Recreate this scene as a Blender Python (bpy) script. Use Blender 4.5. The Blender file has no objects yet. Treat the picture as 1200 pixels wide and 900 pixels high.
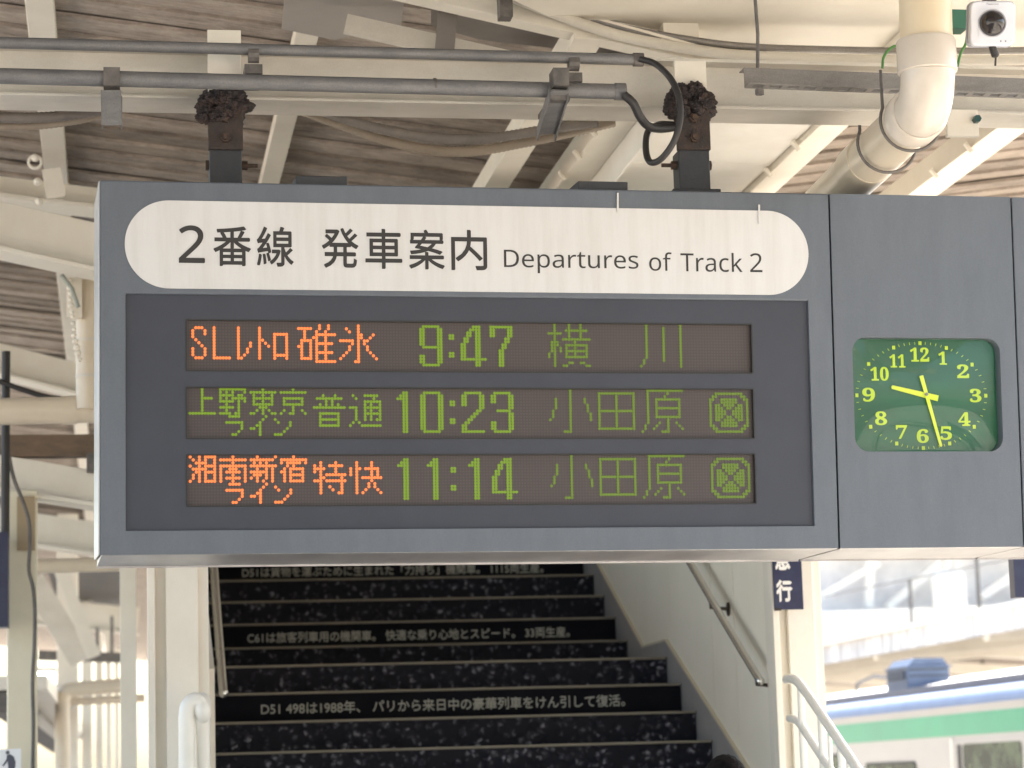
import bpy, bmesh, math, random
from mathutils import Vector, Matrix, Euler, noise as mnoise
R = random.Random(7)
sc = bpy.context.scene
COL = sc.collection
PI = math.pi

# ------------------------------------------------------------------ camera
def cam_axes(yaw, pitch, roll):
    F = Vector((math.sin(yaw)*math.cos(pitch), math.cos(yaw)*math.cos(pitch), math.sin(pitch)))
    r = Vector((math.cos(yaw), -math.sin(yaw), 0)); u = r.cross(F)
    c, s = math.cos(roll), math.sin(roll)
    return c*r+s*u, -s*r+c*u, F
EYE = Vector((0, 0, 1.6))
AR, AU, AF = cam_axes(.1558, .1546, -.0289)
cd = bpy.data.cameras.new('camera'); cam = bpy.data.objects.new('camera', cd); COL.objects.link(cam)
m = Matrix.Identity(4)
for i in range(3):
    m[i][0] = AR[i]; m[i][1] = AU[i]; m[i][2] = -AF[i]; m[i][3] = EYE[i]
cam.matrix_world = m
cd.sensor_width = 36; cd.lens = 90; cd.clip_start = .1; cd.clip_end = 2000
cd.dof.use_dof = True; cd.dof.focus_distance = 8.55; cd.dof.aperture_fstop = 4.2
sc.camera = cam
# ------------------------------------------------------------------ world, sun, exposure
SUN = Vector((.50, .38, .80)).normalized()
w = bpy.data.worlds.new('World'); sc.world = w; w.use_nodes = True
nt = w.node_tree; bg = nt.nodes['Background']
sky = nt.nodes.new('ShaderNodeTexSky'); sky.sky_type = 'NISHITA'; sky.sun_disc = False
sky.sun_elevation = math.asin(SUN.z); sky.sun_rotation = math.atan2(SUN.x, SUN.y)
sky.dust_density = 3.0
wb = nt.nodes.new('ShaderNodeMix'); wb.data_type = 'RGBA'; wb.blend_type = 'MULTIPLY'; wb.inputs[0].default_value = 1   # warm tint multiplied into the sky in place of camera white balance
wb.inputs[7].default_value = (.985, .945, .875, 1); nt.links.new(sky.outputs[0], wb.inputs[6]); nt.links.new(wb.outputs[2], bg.inputs[0]); bg.inputs[1].default_value = .15
ld = bpy.data.lights.new('sun', 'SUN'); ld.energy = 5.0; ld.angle = math.radians(.5); ld.color = (1, .95, .87)
sun = bpy.data.objects.new('sun', ld); COL.objects.link(sun)
sun.rotation_euler = (-SUN).to_track_quat('-Z', 'Y').to_euler(); sun.location = (0, 0, 30)
sc.view_settings.view_transform = 'Standard'; sc.view_settings.look = 'None'
sc.view_settings.exposure = 2.4; sc.view_settings.gamma = 1
sc.cycles.max_bounces = 10; sc.cycles.diffuse_bounces = 6

# ------------------------------------------------------------------ where things stand, from the survey of the place
def ray(px, py): return AR*((px-600)/3000)+AU*((450-py)/3000)+AF
def atY(px, py, Y): d = ray(px, py); return EYE+d*(Y/d.y)
def atX(px, py, X): d = ray(px, py); return EYE+d*(X/d.x)
def atZ(px, py, Z): d = ray(px, py); return EYE+d*((Z-1.6)/d.z)

# ------------------------------------------------------------------ materials
MATS = {}
def mat(name, col, rough=.6, metal=0, col2=None, scale=(4, 4, 4), lo=.35, hi=.7, bump=0, bscale=60, detail=6, emit=None, es=1, spec=.5, coat=0, fine=0):
    if name in MATS: return MATS[name]
    M = bpy.data.materials.new(name); M.use_nodes = True; t = M.node_tree; n = t.nodes; l = t.links
    b = n['Principled BSDF']; b.inputs['Base Color'].default_value = (*col, 1)
    b.inputs['Roughness'].default_value = rough; b.inputs['Metallic'].default_value = metal
    b.inputs['Specular IOR Level'].default_value = spec; b.inputs['Coat Weight'].default_value = coat
    g = n.new('ShaderNodeNewGeometry')
    if col2:
        mp = n.new('ShaderNodeMapping'); mp.inputs['Scale'].default_value = scale; l.new(g.outputs['Position'], mp.inputs[0])
        tx = n.new('ShaderNodeTexNoise'); tx.inputs['Scale'].default_value = 1; tx.inputs['Detail'].default_value = detail; tx.inputs['Roughness'].default_value = .65
        l.new(mp.outputs[0], tx.inputs['Vector'])
        cr = n.new('ShaderNodeValToRGB'); cr.color_ramp.elements[0].position = lo; cr.color_ramp.elements[1].position = hi
        cr.color_ramp.elements[0].color = (*col, 1); cr.color_ramp.elements[1].color = (*col2, 1)
        l.new(tx.outputs['Fac'], cr.inputs[0]); out = cr.outputs[0]
        if fine:
            t2 = n.new('ShaderNodeTexNoise'); t2.inputs['Scale'].default_value = 230; t2.inputs['Detail'].default_value = 3
            l.new(g.outputs['Position'], t2.inputs['Vector'])
            mx = n.new('ShaderNodeMix'); mx.data_type = 'RGBA'; mx.blend_type = 'OVERLAY'; mx.inputs[0].default_value = fine
            l.new(out, mx.inputs[6]); l.new(t2.outputs['Fac'], mx.inputs[7]); out = mx.outputs[2]
        l.new(out, b.inputs['Base Color'])
    if bump:
        t3 = n.new('ShaderNodeTexNoise'); t3.inputs['Scale'].default_value = bscale; t3.inputs['Detail'].default_value = 5
        l.new(g.outputs['Position'], t3.inputs['Vector'])
        bp = n.new('ShaderNodeBump'); bp.inputs['Strength'].default_value = bump; bp.inputs['Distance'].default_value = .01
        l.new(t3.outputs['Fac'], bp.inputs['Height']); l.new(bp.outputs[0], b.inputs['Normal'])
    if emit:
        b.inputs['Emission Color'].default_value = (*emit, 1); b.inputs['Emission Strength'].default_value = es
    MATS[name] = M; return M
cream = mat('cream_paint', (.745, .70, .61), .5, 0, (.66, .61, .52), (3, 3, 2.2), .4, .8, .05, 25, fine=.10)
cream_dirty = mat('grimy_cream_paint', (.60, .56, .49), .55, 0, (.47, .43, .37), (3, 6, 6), .35, .8, .1, 30, fine=.12)
white_paint = mat('white_paint', (.74, .72, .67), .4, 0, (.66, .63, .57), (4, 4, 4), .4, .8, .05, 20)
pvc = mat('beige_pvc', (.62, .54, .42), .3, 0, (.56, .47, .36), (5, 5, 5), .4, .8)
pvc_white = mat('off_white_pvc', (.62, .555, .48), .22, 0, (.56, .50, .42), (8, 8, 8), .4, .8)
def wood(name, dark, light):     # each board has its own grain, tone and water stains
    M = bpy.data.materials.new(name); M.use_nodes = True; t = M.node_tree; n = t.nodes; l = t.links; b = n['Principled BSDF']; b.inputs['Roughness'].default_value = .85
    g = n.new('ShaderNodeNewGeometry'); oi = n.new('ShaderNodeObjectInfo')
    of = n.new('ShaderNodeVectorMath'); of.operation = 'SCALE'; of.inputs[0].default_value = (37, 91, 13); l.new(oi.outputs['Random'], of.inputs['Scale'])
    def noise(sc_, det, off):
        mp = n.new('ShaderNodeMapping'); mp.inputs['Scale'].default_value = sc_; l.new(g.outputs['Position'], mp.inputs[0])
        ad = n.new('ShaderNodeVectorMath'); l.new(mp.outputs[0], ad.inputs[0])
        if off: l.new(of.outputs[0], ad.inputs[1])
        x = n.new('ShaderNodeTexNoise'); x.inputs['Scale'].default_value = 1; x.inputs['Detail'].default_value = det; x.inputs['Roughness'].default_value = .68; l.new(ad.outputs[0], x.inputs['Vector']); return x.outputs['Fac']
    def math_(op, x, y):
        q = n.new('ShaderNodeMath'); q.operation = op
        for i, v in enumerate((x, y)):
            if isinstance(v, (int, float)): q.inputs[i].default_value = v
            else: l.new(v, q.inputs[i])
        return q.outputs[0]
    grain = noise((2.2, 40, 40), 8, True); blot = noise((5, 5, 5), 6, False); speck = noise((38, 60, 60), 4, True)
    f = math_('ADD', math_('ADD', math_('MULTIPLY', grain, .42), math_('MULTIPLY', blot, .38)), math_('MULTIPLY', speck, .20))
    f = math_('ADD', f, math_('MULTIPLY', math_('SUBTRACT', oi.outputs['Random'], .5), .09))
    cr = n.new('ShaderNodeValToRGB'); e = cr.color_ramp.elements; e[0].position = .36; e[1].position = .64; e[0].color = (*dark, 1); e[1].color = (*light, 1)
    l.new(f, cr.inputs[0]); l.new(cr.outputs[0], b.inputs['Base Color'])
    bp = n.new('ShaderNodeBump'); bp.inputs['Strength'].default_value = .5; bp.inputs['Distance'].default_value = .006; l.new(grain, bp.inputs['Height']); l.new(bp.outputs[0], b.inputs['Normal'])
    MATS[name] = M; return M
board_m = wood('weathered_board', (.15, .12, .10), (.47, .405, .345)); board_dark = wood('darkened_board', (.095, .075, .062), (.33, .275, .225))  # darker copy puts shade into right roof and far canopy; random tone at left
sign_m = mat('blue_grey_enamel', (.094, .108, .130), .45, 0, (.112, .127, .151), (11, 4, 2.8), .35, .75, .03, 90, 4, fine=.15)
sign_edge = mat('bare_aluminium', (.42, .41, .41), .30, .4, (.27, .26, .265), (7, 2, 2), .4, .8)
bezel_m = mat('charcoal_bezel', (.032, .036, .050), .6, 0, (.042, .047, .063), (5, 5, 5), .3, .8, fine=.1)
black_m = mat('black_rubber', (.022, .02, .02), .5)
tar_m = mat('tar_and_rust', (.018, .014, .015), .7, 0, (.075, .045, .035), (30, 30, 30), .45, .75, .9, 90)
rust_m = mat('rusty_steel', (.030, .024, .023), .75, 0, (.062, .038, .027), (22, 22, 22), .4, .75, .5, 120)
bolt_m = mat('rusty_bolt', (.055, .038, .03), .6, .3, (.095, .055, .035), (60, 60, 60), .4, .7, .4, 200)
hang_m = mat('dark_hanger_paint', (.022, .026, .033), .5, 0, (.036, .035, .036), (20, 20, 20), .4, .8, .2, 100)
galv = mat('galvanised_steel', (.13, .128, .13), .5, .15, (.20, .195, .19), (9, 30, 30), .35, .75, .15, 80, fine=.3)
galv_dark = mat('dirty_bracket_steel', (.10, .095, .09), .6, .4, (.19, .17, .155), (25, 25, 25), .35, .75, .2, 90)
chan_m = mat('dull_channel_steel', (.26, .245, .23), .5, .4, (.18, .165, .15), (5, 20, 20), .35, .75, .1, 80, fine=.3)
flex_m = mat('grey_flexible_conduit', (.15, .13, .115), .55, 0, (.24, .21, .18), (7, 7, 7), .35, .75)
flex_b = mat('beige_flexible_conduit', (.34, .28, .21), .55, 0, (.25, .20, .155), (7, 7, 7), .35, .75)
plate_m = mat('white_sign_face', (.60, .59, .58), .35, 0, (.535, .52, .50), (26, 26, 1.6), .42, .8, fine=.05)
ink = mat('black_lettering', (.022, .02, .02), .5)
green_cable = mat('green_cable', (.06, .20, .04), .5)
steel = mat('stainless_steel', (.66, .65, .61), .24, .85)
rail_m = mat('cream_rail_paint', (.78, .76, .70), .35, 0, (.70, .68, .60), (5, 5, 5), .4, .8)
grey_skirt = mat('grey_skirting', (.30, .29, .285), .6, 0, (.25, .245, .24), (6, 6, 6), .4, .8)
nose_m = mat('brown_nosing', (.17, .15, .115), .6, 0, (.235, .21, .17), (6, 20, 20), .35, .75)
tread_m = mat('dark_tread', (.05, .05, .05), .7, 0, (.08, .08, .08), (20, 20, 20), .4, .7)
riser_plain = mat('plain_black_riser', (.006, .006, .010), .75, 0, (.010, .010, .014), (8, 8, 8), .4, .8, spec=.12)
concrete = mat('concrete', (.46, .44, .40), .85, 0, (.38, .36, .33), (1.5, 1.5, 1.5), .35, .7, .4, 20)
ballast_m = mat('ballast', (.26, .23, .19), .95, 0, (.46, .42, .37), (9, 9, 9), .35, .7, 1.0, 30)
fascia_m = mat('stained_concrete', (.42, .41, .41), .8, 0, (.78, .77, .76), (5, 5, .7), .42, .62, .2, 20)
navy_m = mat('navy_enamel', (.016, .018, .055), .35, 0, (.03, .04, .08), (8, 8, 8), .45, .8)
grey_sheet = mat('grey_sheet_metal', (.20, .18, .165), .5, .2, (.15, .132, .12), (3, 3, 3), .35, .75)
grey_sheet2 = mat('light_grey_sheet', (.36, .33, .30), .5, .1, (.30, .275, .25), (3, 3, 3), .35, .75)
skin_m = mat('skin', (.42, .27, .20), .55); hair_m = mat('black_hair', (.004, .003, .003), .8, 0, (.012, .009, .008), (40, 40, 6), .4, .7, .6, 200)
cloth_m = mat('navy_coat', (.03, .035, .05), .85); trouser_m = mat('grey_trousers', (.07, .07, .075), .85)
train_side = mat('brushed_train_steel', (.44, .425, .415), .42, .2, (.40, .385, .38), (1, 1, 4), .4, .8)
train_roof = mat('pale_blue_roof', (.20, .26, .40), .5, 0, (.16, .21, .34), (2, 2, 2), .4, .75)
train_roof2 = mat('dull_roof_rail', (.10, .105, .14), .5, 0, (.13, .135, .17), (2, 2, 2), .4, .75)
train_green = mat('green_stripe', (.02, .27, .155), .35, 0, (.02, .33, .18), (.7, .7, .7), .4, .7)
train_gasket = mat('black_gasket_and_outline', (.02, .02, .02), .6)
ac_m = mat('blue_grey_unit', (.07, .10, .17), .5, 0, (.10, .14, .22), (3, 3, 3), .4, .75)
ac_dark = mat('unit_shadow_gap', (.05, .06, .08), .7)
leaf_m = mat('leaf', (.05, .10, .03), .6, 0, (.09, .14, .05), (3, 3, 3), .4, .7)
bark_m = mat('bark', (.10, .075, .05), .9, 0, (.16, .12, .09), (8, 8, 8), .4, .7, .6, 30)
cam_w = mat('white_camera_shell', (.66, .68, .74), .35); cam_g = mat('camera_print', (.18, .18, .22), .5)

def glass_mat(name, col, rough=.03):
    M = bpy.data.materials.new(name); M.use_nodes = True; b = M.node_tree.nodes['Principled BSDF']
    b.inputs['Base Color'].default_value = (*col, 1); b.inputs['Roughness'].default_value = rough
    b.inputs['Transmission Weight'].default_value = 1; b.inputs['IOR'].default_value = 1.45
    MATS[name] = M; return M
win_glass = mat('train_glass', (.035, .05, .05), .08, 0, (.10, .14, .10), (3, 3, 3), .45, .6)
dome_m = mat('smoked_dome', (.02, .016, .016), .06, 0, spec=.6)
# clear pane over the clock: thin glass, mostly see-through with a mirror-like sheen
def thin_glass(name, fac):
    M = bpy.data.materials.new(name); M.use_nodes = True; t = M.node_tree; n = t.nodes; l = t.links
    n.remove(n['Principled BSDF']); tr = n.new('ShaderNodeBsdfTransparent'); gl = n.new('ShaderNodeBsdfGlossy'); gl.inputs['Roughness'].default_value = .03
    fr = n.new('ShaderNodeFresnel'); fr.inputs[0].default_value = 1.5; mx = n.new('ShaderNodeMixShader')
    ma = n.new('ShaderNodeMath'); ma.operation = 'MULTIPLY'; ma.inputs[1].default_value = fac; l.new(fr.outputs[0], ma.inputs[0])
    l.new(ma.outputs[0], mx.inputs[0]); l.new(tr.outputs[0], mx.inputs[1]); l.new(gl.outputs[0], mx.inputs[2])
    l.new(mx.outputs[0], n['Material Output'].inputs[0]); MATS[name] = M; return M
clock_glass = thin_glass('clock_glass', .6)
def riser_mat():
    M = bpy.data.materials.new('printed_coal_riser'); M.use_nodes = True; t = M.node_tree; n = t.nodes; l = t.links; b = n['Principled BSDF']
    g = n.new('ShaderNodeNewGeometry'); nz = n.new('ShaderNodeTexNoise'); nz.inputs['Scale'].default_value = 22; nz.inputs['Detail'].default_value = 3
    l.new(g.outputs['Position'], nz.inputs['Vector'])
    mm = n.new('ShaderNodeMix'); mm.data_type = 'RGBA'; mm.inputs[0].default_value = .06; l.new(g.outputs['Position'], mm.inputs[6]); l.new(nz.outputs['Color'], mm.inputs[7])
    v = n.new('ShaderNodeTexVoronoi'); v.inputs['Scale'].default_value = 29; l.new(mm.outputs[2], v.inputs['Vector'])
    cr = n.new('ShaderNodeValToRGB'); e = cr.color_ramp.elements; e[0].position = .10; e[0].color = (.24, .24, .27, 1); e[1].position = .62; e[1].color = (.006, .006, .012, 1)
    e2 = cr.color_ramp.elements.new(.36); e2.color = (.05, .05, .065, 1)
    # only some of the lumps catch the print's highlight
    cr2 = n.new('ShaderNodeValToRGB'); cr2.color_ramp.elements[0].position = .30; cr2.color_ramp.elements[1].position = .95
    sp = n.new('ShaderNodeSeparateColor'); l.new(v.outputs['Color'], sp.inputs[0]); l.new(sp.outputs[0], cr2.inputs[0])
    mx = n.new('ShaderNodeMix'); mx.data_type = 'RGBA'; mx.inputs[6].default_value = (.012, .012, .018, 1)
    l.new(v.outputs['Distance'], cr.inputs[0]); l.new(cr2.outputs[0], mx.inputs[0]); l.new(cr.outputs[0], mx.inputs[7]); l.new(mx.outputs[2], b.inputs['Base Color'])
    b.inputs['Roughness'].default_value = .75; b.inputs['Specular IOR Level'].default_value = .2; MATS['printed_coal_riser'] = M; return M
riser_m = riser_mat()
def led_panel_mat():     # the unlit diodes: a 10 mm grid of small dull lenses
    M = bpy.data.materials.new('unlit_diode_panel'); M.use_nodes = True; t = M.node_tree; n = t.nodes; l = t.links; b = n['Principled BSDF']
    tc = n.new('ShaderNodeTexCoord'); sx = n.new('ShaderNodeSeparateXYZ'); l.new(tc.outputs['Object'], sx.inputs[0])
    def cell(o, off):
        a = n.new('ShaderNodeMath'); a.operation = 'MULTIPLY_ADD'; a.inputs[1].default_value = 100; a.inputs[2].default_value = off; l.new(o, a.inputs[0])
        f = n.new('ShaderNodeMath'); f.operation = 'FRACT'; l.new(a.outputs[0], f.inputs[0])
        s = n.new('ShaderNodeMath'); s.operation = 'SUBTRACT'; s.inputs[1].default_value = .5; l.new(f.outputs[0], s.inputs[0])
        p = n.new('ShaderNodeMath'); p.operation = 'POWER'; p.inputs[1].default_value = 2; l.new(s.outputs[0], p.inputs[0]); return p.outputs[0]
    ad = n.new('ShaderNodeMath'); ad.operation = 'ADD'; l.new(cell(sx.outputs[0], .5), ad.inputs[0]); l.new(cell(sx.outputs[2], .5), ad.inputs[1])
    lt = n.new('ShaderNodeMath'); lt.operation = 'LESS_THAN'; lt.inputs[1].default_value = .11; l.new(ad.outputs[0], lt.inputs[0])
    mx = n.new('ShaderNodeMix'); mx.data_type = 'RGBA'; mx.inputs[6].default_value = (.047, .035, .034, 1); mx.inputs[7].default_value = (.062, .047, .045, 1)
    l.new(lt.outputs[0], mx.inputs[0]); l.new(mx.outputs[2], b.inputs['Base Color']); b.inputs['Roughness'].default_value = .5
    MATS['unlit_diode_panel'] = M; return M
led_panel = led_panel_mat()
led_orange = mat('lit_orange_diode', (.10, .03, .01), .4, emit=(1, .21, .045), es=.25)
led_dim = mat('dim_green_diode', (.03, .05, .005), .4, emit=(.33, .54, .0), es=.058)
led_green = mat('lit_green_diode', (.03, .05, .005), .4, emit=(.36, .60, .0), es=.085)
clock_face_m = mat('dark_green_clock_face', (.004, .045, .018), .35, 0, (.005, .075, .032), (1.2, 1, 5), .40, .62, emit=(.004, .12, .045), es=.06)
clock_fig_m = mat('luminous_clock_paint', (.36, .48, .02), .5, emit=(.50, .72, .02), es=.038)
clock_hand_m = mat('luminous_clock_hand', (.50, .58, .03), .5, emit=(.65, .75, .03), es=.035)

# ------------------------------------------------------------------ mesh helpers
def new_obj(name, bm, m, parent=None, smooth=False, loc=None):
    me = bpy.data.meshes.new(name)
    if bm: 
        bmesh.ops.recalc_face_normals(bm, faces=bm.faces); bm.to_mesh(me); bm.free()
    if m: me.materials.append(m)
    if smooth:
        for p in me.polygons: p.use_smooth = True
        try: me.set_sharp_from_angle(angle=math.radians(40))
        except Exception: pass
    o = bpy.data.objects.new(name, me); COL.objects.link(o)
    if parent: o.parent = parent
    if loc is not None: o.location = loc
    return o
def tag(o, label=None, cat=None, group=None, kind=None):
    if label: o['label'] = label
    if cat: o['category'] = cat
    if group: o['group'] = group
    if kind: o['kind'] = kind
    return o
def empty(name, loc=(0, 0, 0), label=None, cat=None, group=None, rot=None):
    o = bpy.data.objects.new(name, None); COL.objects.link(o); o.location = loc; o.empty_display_size = .2
    if rot: o.rotation_euler = rot
    return tag(o, label, cat, group)
def V(*a): return Vector(a)
def box(bm, a, b):            # two opposite corners
    x0, y0, z0 = a; x1, y1, z1 = b
    vs = [bm.verts.new((x, y, z)) for x in (x0, x1) for y in (y0, y1) for z in (z0, z1)]
    for f in ((0, 1, 3, 2), (4, 6, 7, 5), (0, 4, 5, 1), (2, 3, 7, 6), (0, 2, 6, 4), (1, 5, 7, 3)): bm.faces.new([vs[i] for i in f])
    return vs
def bar(bm, p, q, wd, ht, up=(0, 0, 1)):
    p = Vector(p); q = Vector(q); d = (q-p).normalized(); u = Vector(up); s = d.cross(u)
    if s.length < 1e-4: s = d.cross(Vector((0, 1, 0)))
    s.normalize(); u = s.cross(d)
    vs = []
    for c in (p, q):
        for i, j in ((-1, -1), (1, -1), (1, 1), (-1, 1)): vs.append(bm.verts.new(c+s*(i*wd/2)+u*(j*ht/2)))
    bm.faces.new(vs[:4]); bm.faces.new(vs[4:])
    for i in range(4): bm.faces.new([vs[i], vs[(i+1) % 4], vs[4+(i+1) % 4], vs[4+i]])
def tube(bm, pts, r, seg=14, ripple=0, cap=True):
    pts = [Vector(p) for p in pts]; rings = []; prev = None
    for i, p in enumerate(pts):
        d = (pts[min(i+1, len(pts)-1)]-pts[max(i-1, 0)]).normalized()
        if prev is None:
            a = d.cross(Vector((0, 0, 1)));
            if a.length < .1: a = d.cross(Vector((0, 1, 0)))
        else: a = prev-d*prev.dot(d)
        a.normalize(); prev = a; b = d.cross(a)
        rr = (r[i] if isinstance(r, (list, tuple)) else r)*(1+ripple*(1 if i % 2 else -1))
        rings.append([bm.verts.new(p+(a*math.cos(2*PI*k/seg)+b*math.sin(2*PI*k/seg))*rr) for k in range(seg)])
    for i in range(len(rings)-1):
        for k in range(seg): bm.faces.new([rings[i][k], rings[i][(k+1) % seg], rings[i+1][(k+1) % seg], rings[i+1][k]])
    if cap: bm.faces.new(rings[0]); bm.faces.new(rings[-1])
def spline(pts, n=8):
    pts = [Vector(p) for p in pts]; P = [pts[0]*2-pts[1]]+pts+[pts[-1]*2-pts[-2]]; out = []
    for i in range(1, len(P)-2):
        for k in range(n):
            t = k/n; out.append(.5*((2*P[i])+(-P[i-1]+P[i+1])*t+(2*P[i-1]-5*P[i]+4*P[i+1]-P[i+2])*t*t+(-P[i-1]+3*P[i]-3*P[i+1]+P[i+2])*t**3))
    out.append(pts[-1]); return out
def resample(pts, step):
    out = [pts[0]]; acc = 0
    for a, b in zip(pts, pts[1:]):
        L = (b-a).length; t = step-acc
        while t < L: out.append(a.lerp(b, t/L)); t += step
        acc = L-(t-step)
    out.append(pts[-1]); return out
def prism(bm, poly, fn):      # poly: list of 2D points; fn(u, v, side) -> 3D; side 0/1
    a = [bm.verts.new(fn(u, v, 0)) for u, v in poly]; b = [bm.verts.new(fn(u, v, 1)) for u, v in poly]
    bm.faces.new(a); bm.faces.new(list(reversed(b)))
    n = len(poly)
    for i in range(n): bm.faces.new([a[i], a[(i+1) % n], b[(i+1) % n], b[i]])
def rrect(x0, z0, x1, z1, r, n=8):
    out = []
    for cx, cz, a0 in ((x1-r, z1-r, 0), (x0+r, z1-r, 90), (x0+r, z0+r, 180), (x1-r, z0+r, 270)):
        for k in range(n+1):
            a = math.radians(a0+90*k/n); out.append((cx+r*math.cos(a), cz+r*math.sin(a)))
    return out
def bevel(o, wd, seg=2):
    b = o.modifiers.new('bevel', 'BEVEL'); b.width = wd; b.segments = seg; b.limit_method = 'ANGLE'; b.angle_limit = math.radians(40)
def bx(name, a, b, m, parent=None, bev=0, smooth=False):
    bm = bmesh.new(); box(bm, a, b); o = new_obj(name, bm, m, parent, smooth)
    if bev: bevel(o, bev)
    return o
def br(name, p, q, wd, ht, m, parent=None, up=(0, 0, 1), bev=0):
    bm = bmesh.new(); bar(bm, p, q, wd, ht, up); o = new_obj(name, bm, m, parent)
    if bev: bevel(o, bev)
    return o
def tb(name, pts, r, m, parent=None, seg=14, ripple=0):
    bm = bmesh.new(); tube(bm, pts, r, seg, ripple); return new_obj(name, bm, m, parent, True)
DG = None
def text(name, s, m, parent, bbox, y=-.001, depth=.0006, bold=0, axes='xz'):
    """lettering fitted into bbox = (x0, x1, z0, z1) of the parent's local plane, facing -y"""
    c = bpy.data.curves.new('t', 'FONT'); c.body = s; c.resolution_u = 4
    bold_, c.offset = bold, 0
    o = bpy.data.objects.new('t', c); COL.objects.link(o); bpy.context.view_layer.update()
    me = bpy.data.meshes.new_from_object(o.evaluated_get(bpy.context.evaluated_depsgraph_get()))
    bpy.data.objects.remove(o); bpy.data.curves.remove(c)
    xs = [v.co.x for v in me.vertices]; ys = [v.co.y for v in me.vertices]; x0, x1, z0, z1 = bbox
    ax, bxx, ay, by = min(xs), max(xs), min(ys), max(ys)
    for v in me.vertices:
        v.co = Vector((x0+(v.co.x-ax)/(bxx-ax)*(x1-x0), 0, z0+(v.co.y-ay)/(by-ay)*(z1-z0)))
    bm = bmesh.new(); bm.from_mesh(me); bpy.data.meshes.remove(me)
    if bold_:                                  # heavier strokes: the same outline laid again a little to each side
        src = bm.faces[:]
        for q_, (dx_, dz_) in enumerate(((1, 0), (0, 1), (0, -1))):
            dd = bmesh.ops.duplicate(bm, geom=src); bmesh.ops.translate(bm, vec=(dx_*bold_, -.00012*(q_+1), dz_*bold_), verts=[g for g in dd['geom'] if isinstance(g, bmesh.types.BMVert)])
        bmesh.ops.translate(bm, vec=(-bold_/3, 0, 0), verts=bm.verts)
    if depth:
        r = bmesh.ops.extrude_face_region(bm, geom=bm.faces[:]); bmesh.ops.translate(bm, vec=(0, -depth, 0), verts=[g for g in r['geom'] if isinstance(g, bmesh.types.BMVert)])
    o = new_obj(name, bm, m, parent); o.location = (0, y, 0); return o

# ------------------------------------------------------------------ ground
def structure(o): o['kind'] = 'structure'; return o
structure(bx('ground', (-300, -100, -1.6), (400, 500, -1.204), ballast_m))
structure(bx('platform', (-4.6, -8, -1.2), (4.6, 120, 0), concrete))
structure(bx('far_platform', (12.2, -10, -1.2), (21, 130, 0), concrete))

# ------------------------------------------------------------------ departure board
SR = Euler((.0515, .0023, .0387), 'XYZ'); SO = V(-.0494, 8.4, 2.3698)
W1, W2, H, D = 2.5041, 3.1753, 1.2339, .46
def frame_ring(bm, outer, inner, y0, y1):   # a plate with a rectangular opening, made of matching quads
    n = len(outer)
    for y in (y0, y1):
        o_ = [bm.verts.new((u, y, v)) for u, v in outer]; i_ = [bm.verts.new((u, y, v)) for u, v in inner]
        for k in range(n): bm.faces.new([o_[k], o_[(k+1) % n], i_[(k+1) % n], i_[k]])
        if y == y0: a, b = o_, i_
    for k in range(n):
        bm.faces.new([a[k], a[(k+1) % n], o_[(k+1) % n], o_[k]]); bm.faces.new([b[k], b[(k+1) % n], i_[(k+1) % n], i_[k]])
def rect(x0, z0, x1, z1): return [(x0, z0), (x1, z0), (x1, z1), (x0, z1)]
board = empty('departure_board', SO, 'blue-grey departure board with white rounded header and three rows of lit Japanese train times', 'departure board', rot=SR)
bm = bmesh.new()
frame_ring(bm, rect(0, 0, W1, H), rect(.082, .078, 2.42, .857), 0, .034)
box(bm, (0, .034, 0.006), (W1, D, H)); fr = new_obj('cabinet', bm, sign_m, board); bevel(fr, .004, 3)
def underside(x0, x1, parent):      # the bottom tray drops a little towards the back
    bm = bmesh.new(); prism(bm, [(.004, .0055), (.004, -.002), (D-.004, ZBK), (D-.004, .0055)], lambda u, v, s: ((x0, x1)[s], u, v)); o = new_obj('bottom_plate', bm, sign_edge, parent); bevel(o, .002)
    bx('bottom_lip', (x0, D-.006, ZBK-.006), (x1, D+.006, ZBK+.004), sign_edge, parent)
ZBK = -.0215
underside(.004, W1-.003, board)
bx('edge_highlight', (-.006, .003, 0), (-.0005, D, H-.002), sign_edge, board, .002)  # pale strip added as the light highlight along the left edge
# recessed bezel plate with three window openings
bz = bmesh.new(); xs = (.082, .2785, 2.2205, 2.42); zs = (.078, .154, .3285, .3775, .552, .602, .7765, .857)
YB = .012
for i in range(3):
    for j in range(7):
        if i == 1 and j in (1, 3, 5): continue
        vs = [bz.verts.new(p) for p in ((xs[i], YB, zs[j]), (xs[i+1], YB, zs[j]), (xs[i+1], YB, zs[j+1]), (xs[i], YB, zs[j+1]))]; bz.faces.new(vs)
bmesh.ops.remove_doubles(bz, verts=bz.verts, dist=1e-5)
r = bmesh.ops.extrude_face_region(bz, geom=bz.faces[:]); bmesh.ops.translate(bz, vec=(0, .012, 0), verts=[g for g in r['geom'] if isinstance(g, bmesh.types.BMVert)])
new_obj('bezel', bz, bezel_m, board)
hx0, hx1, hz0, hz1 = .0795, 2.4255, .8755, 1.1695
hp = bmesh.new(); prism(hp, rrect(hx0, hz0, hx1, hz1, .146, 20), lambda u, v, s: (u, (-.003, .001)[s], v)); header = new_obj('header_plate', hp, plate_m, board)
for ch, x0, x1, z0, z1 in (('𝟤', .257, .341, .963, 1.085), ('番', .371, .494, .954, 1.084), ('線', .515, .636, .954, 1.085), ('発', .732, .854, .952, 1.084),
                          ('車', .878, 1.001, .951, 1.083), ('案', 1.026, 1.146, .951, 1.083), ('内', 1.170, 1.291, .950, 1.084)):
    text('lettering', ch, ink, header, (x0, x1, z0, z1), -.0032, .0005, .0020)
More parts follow.
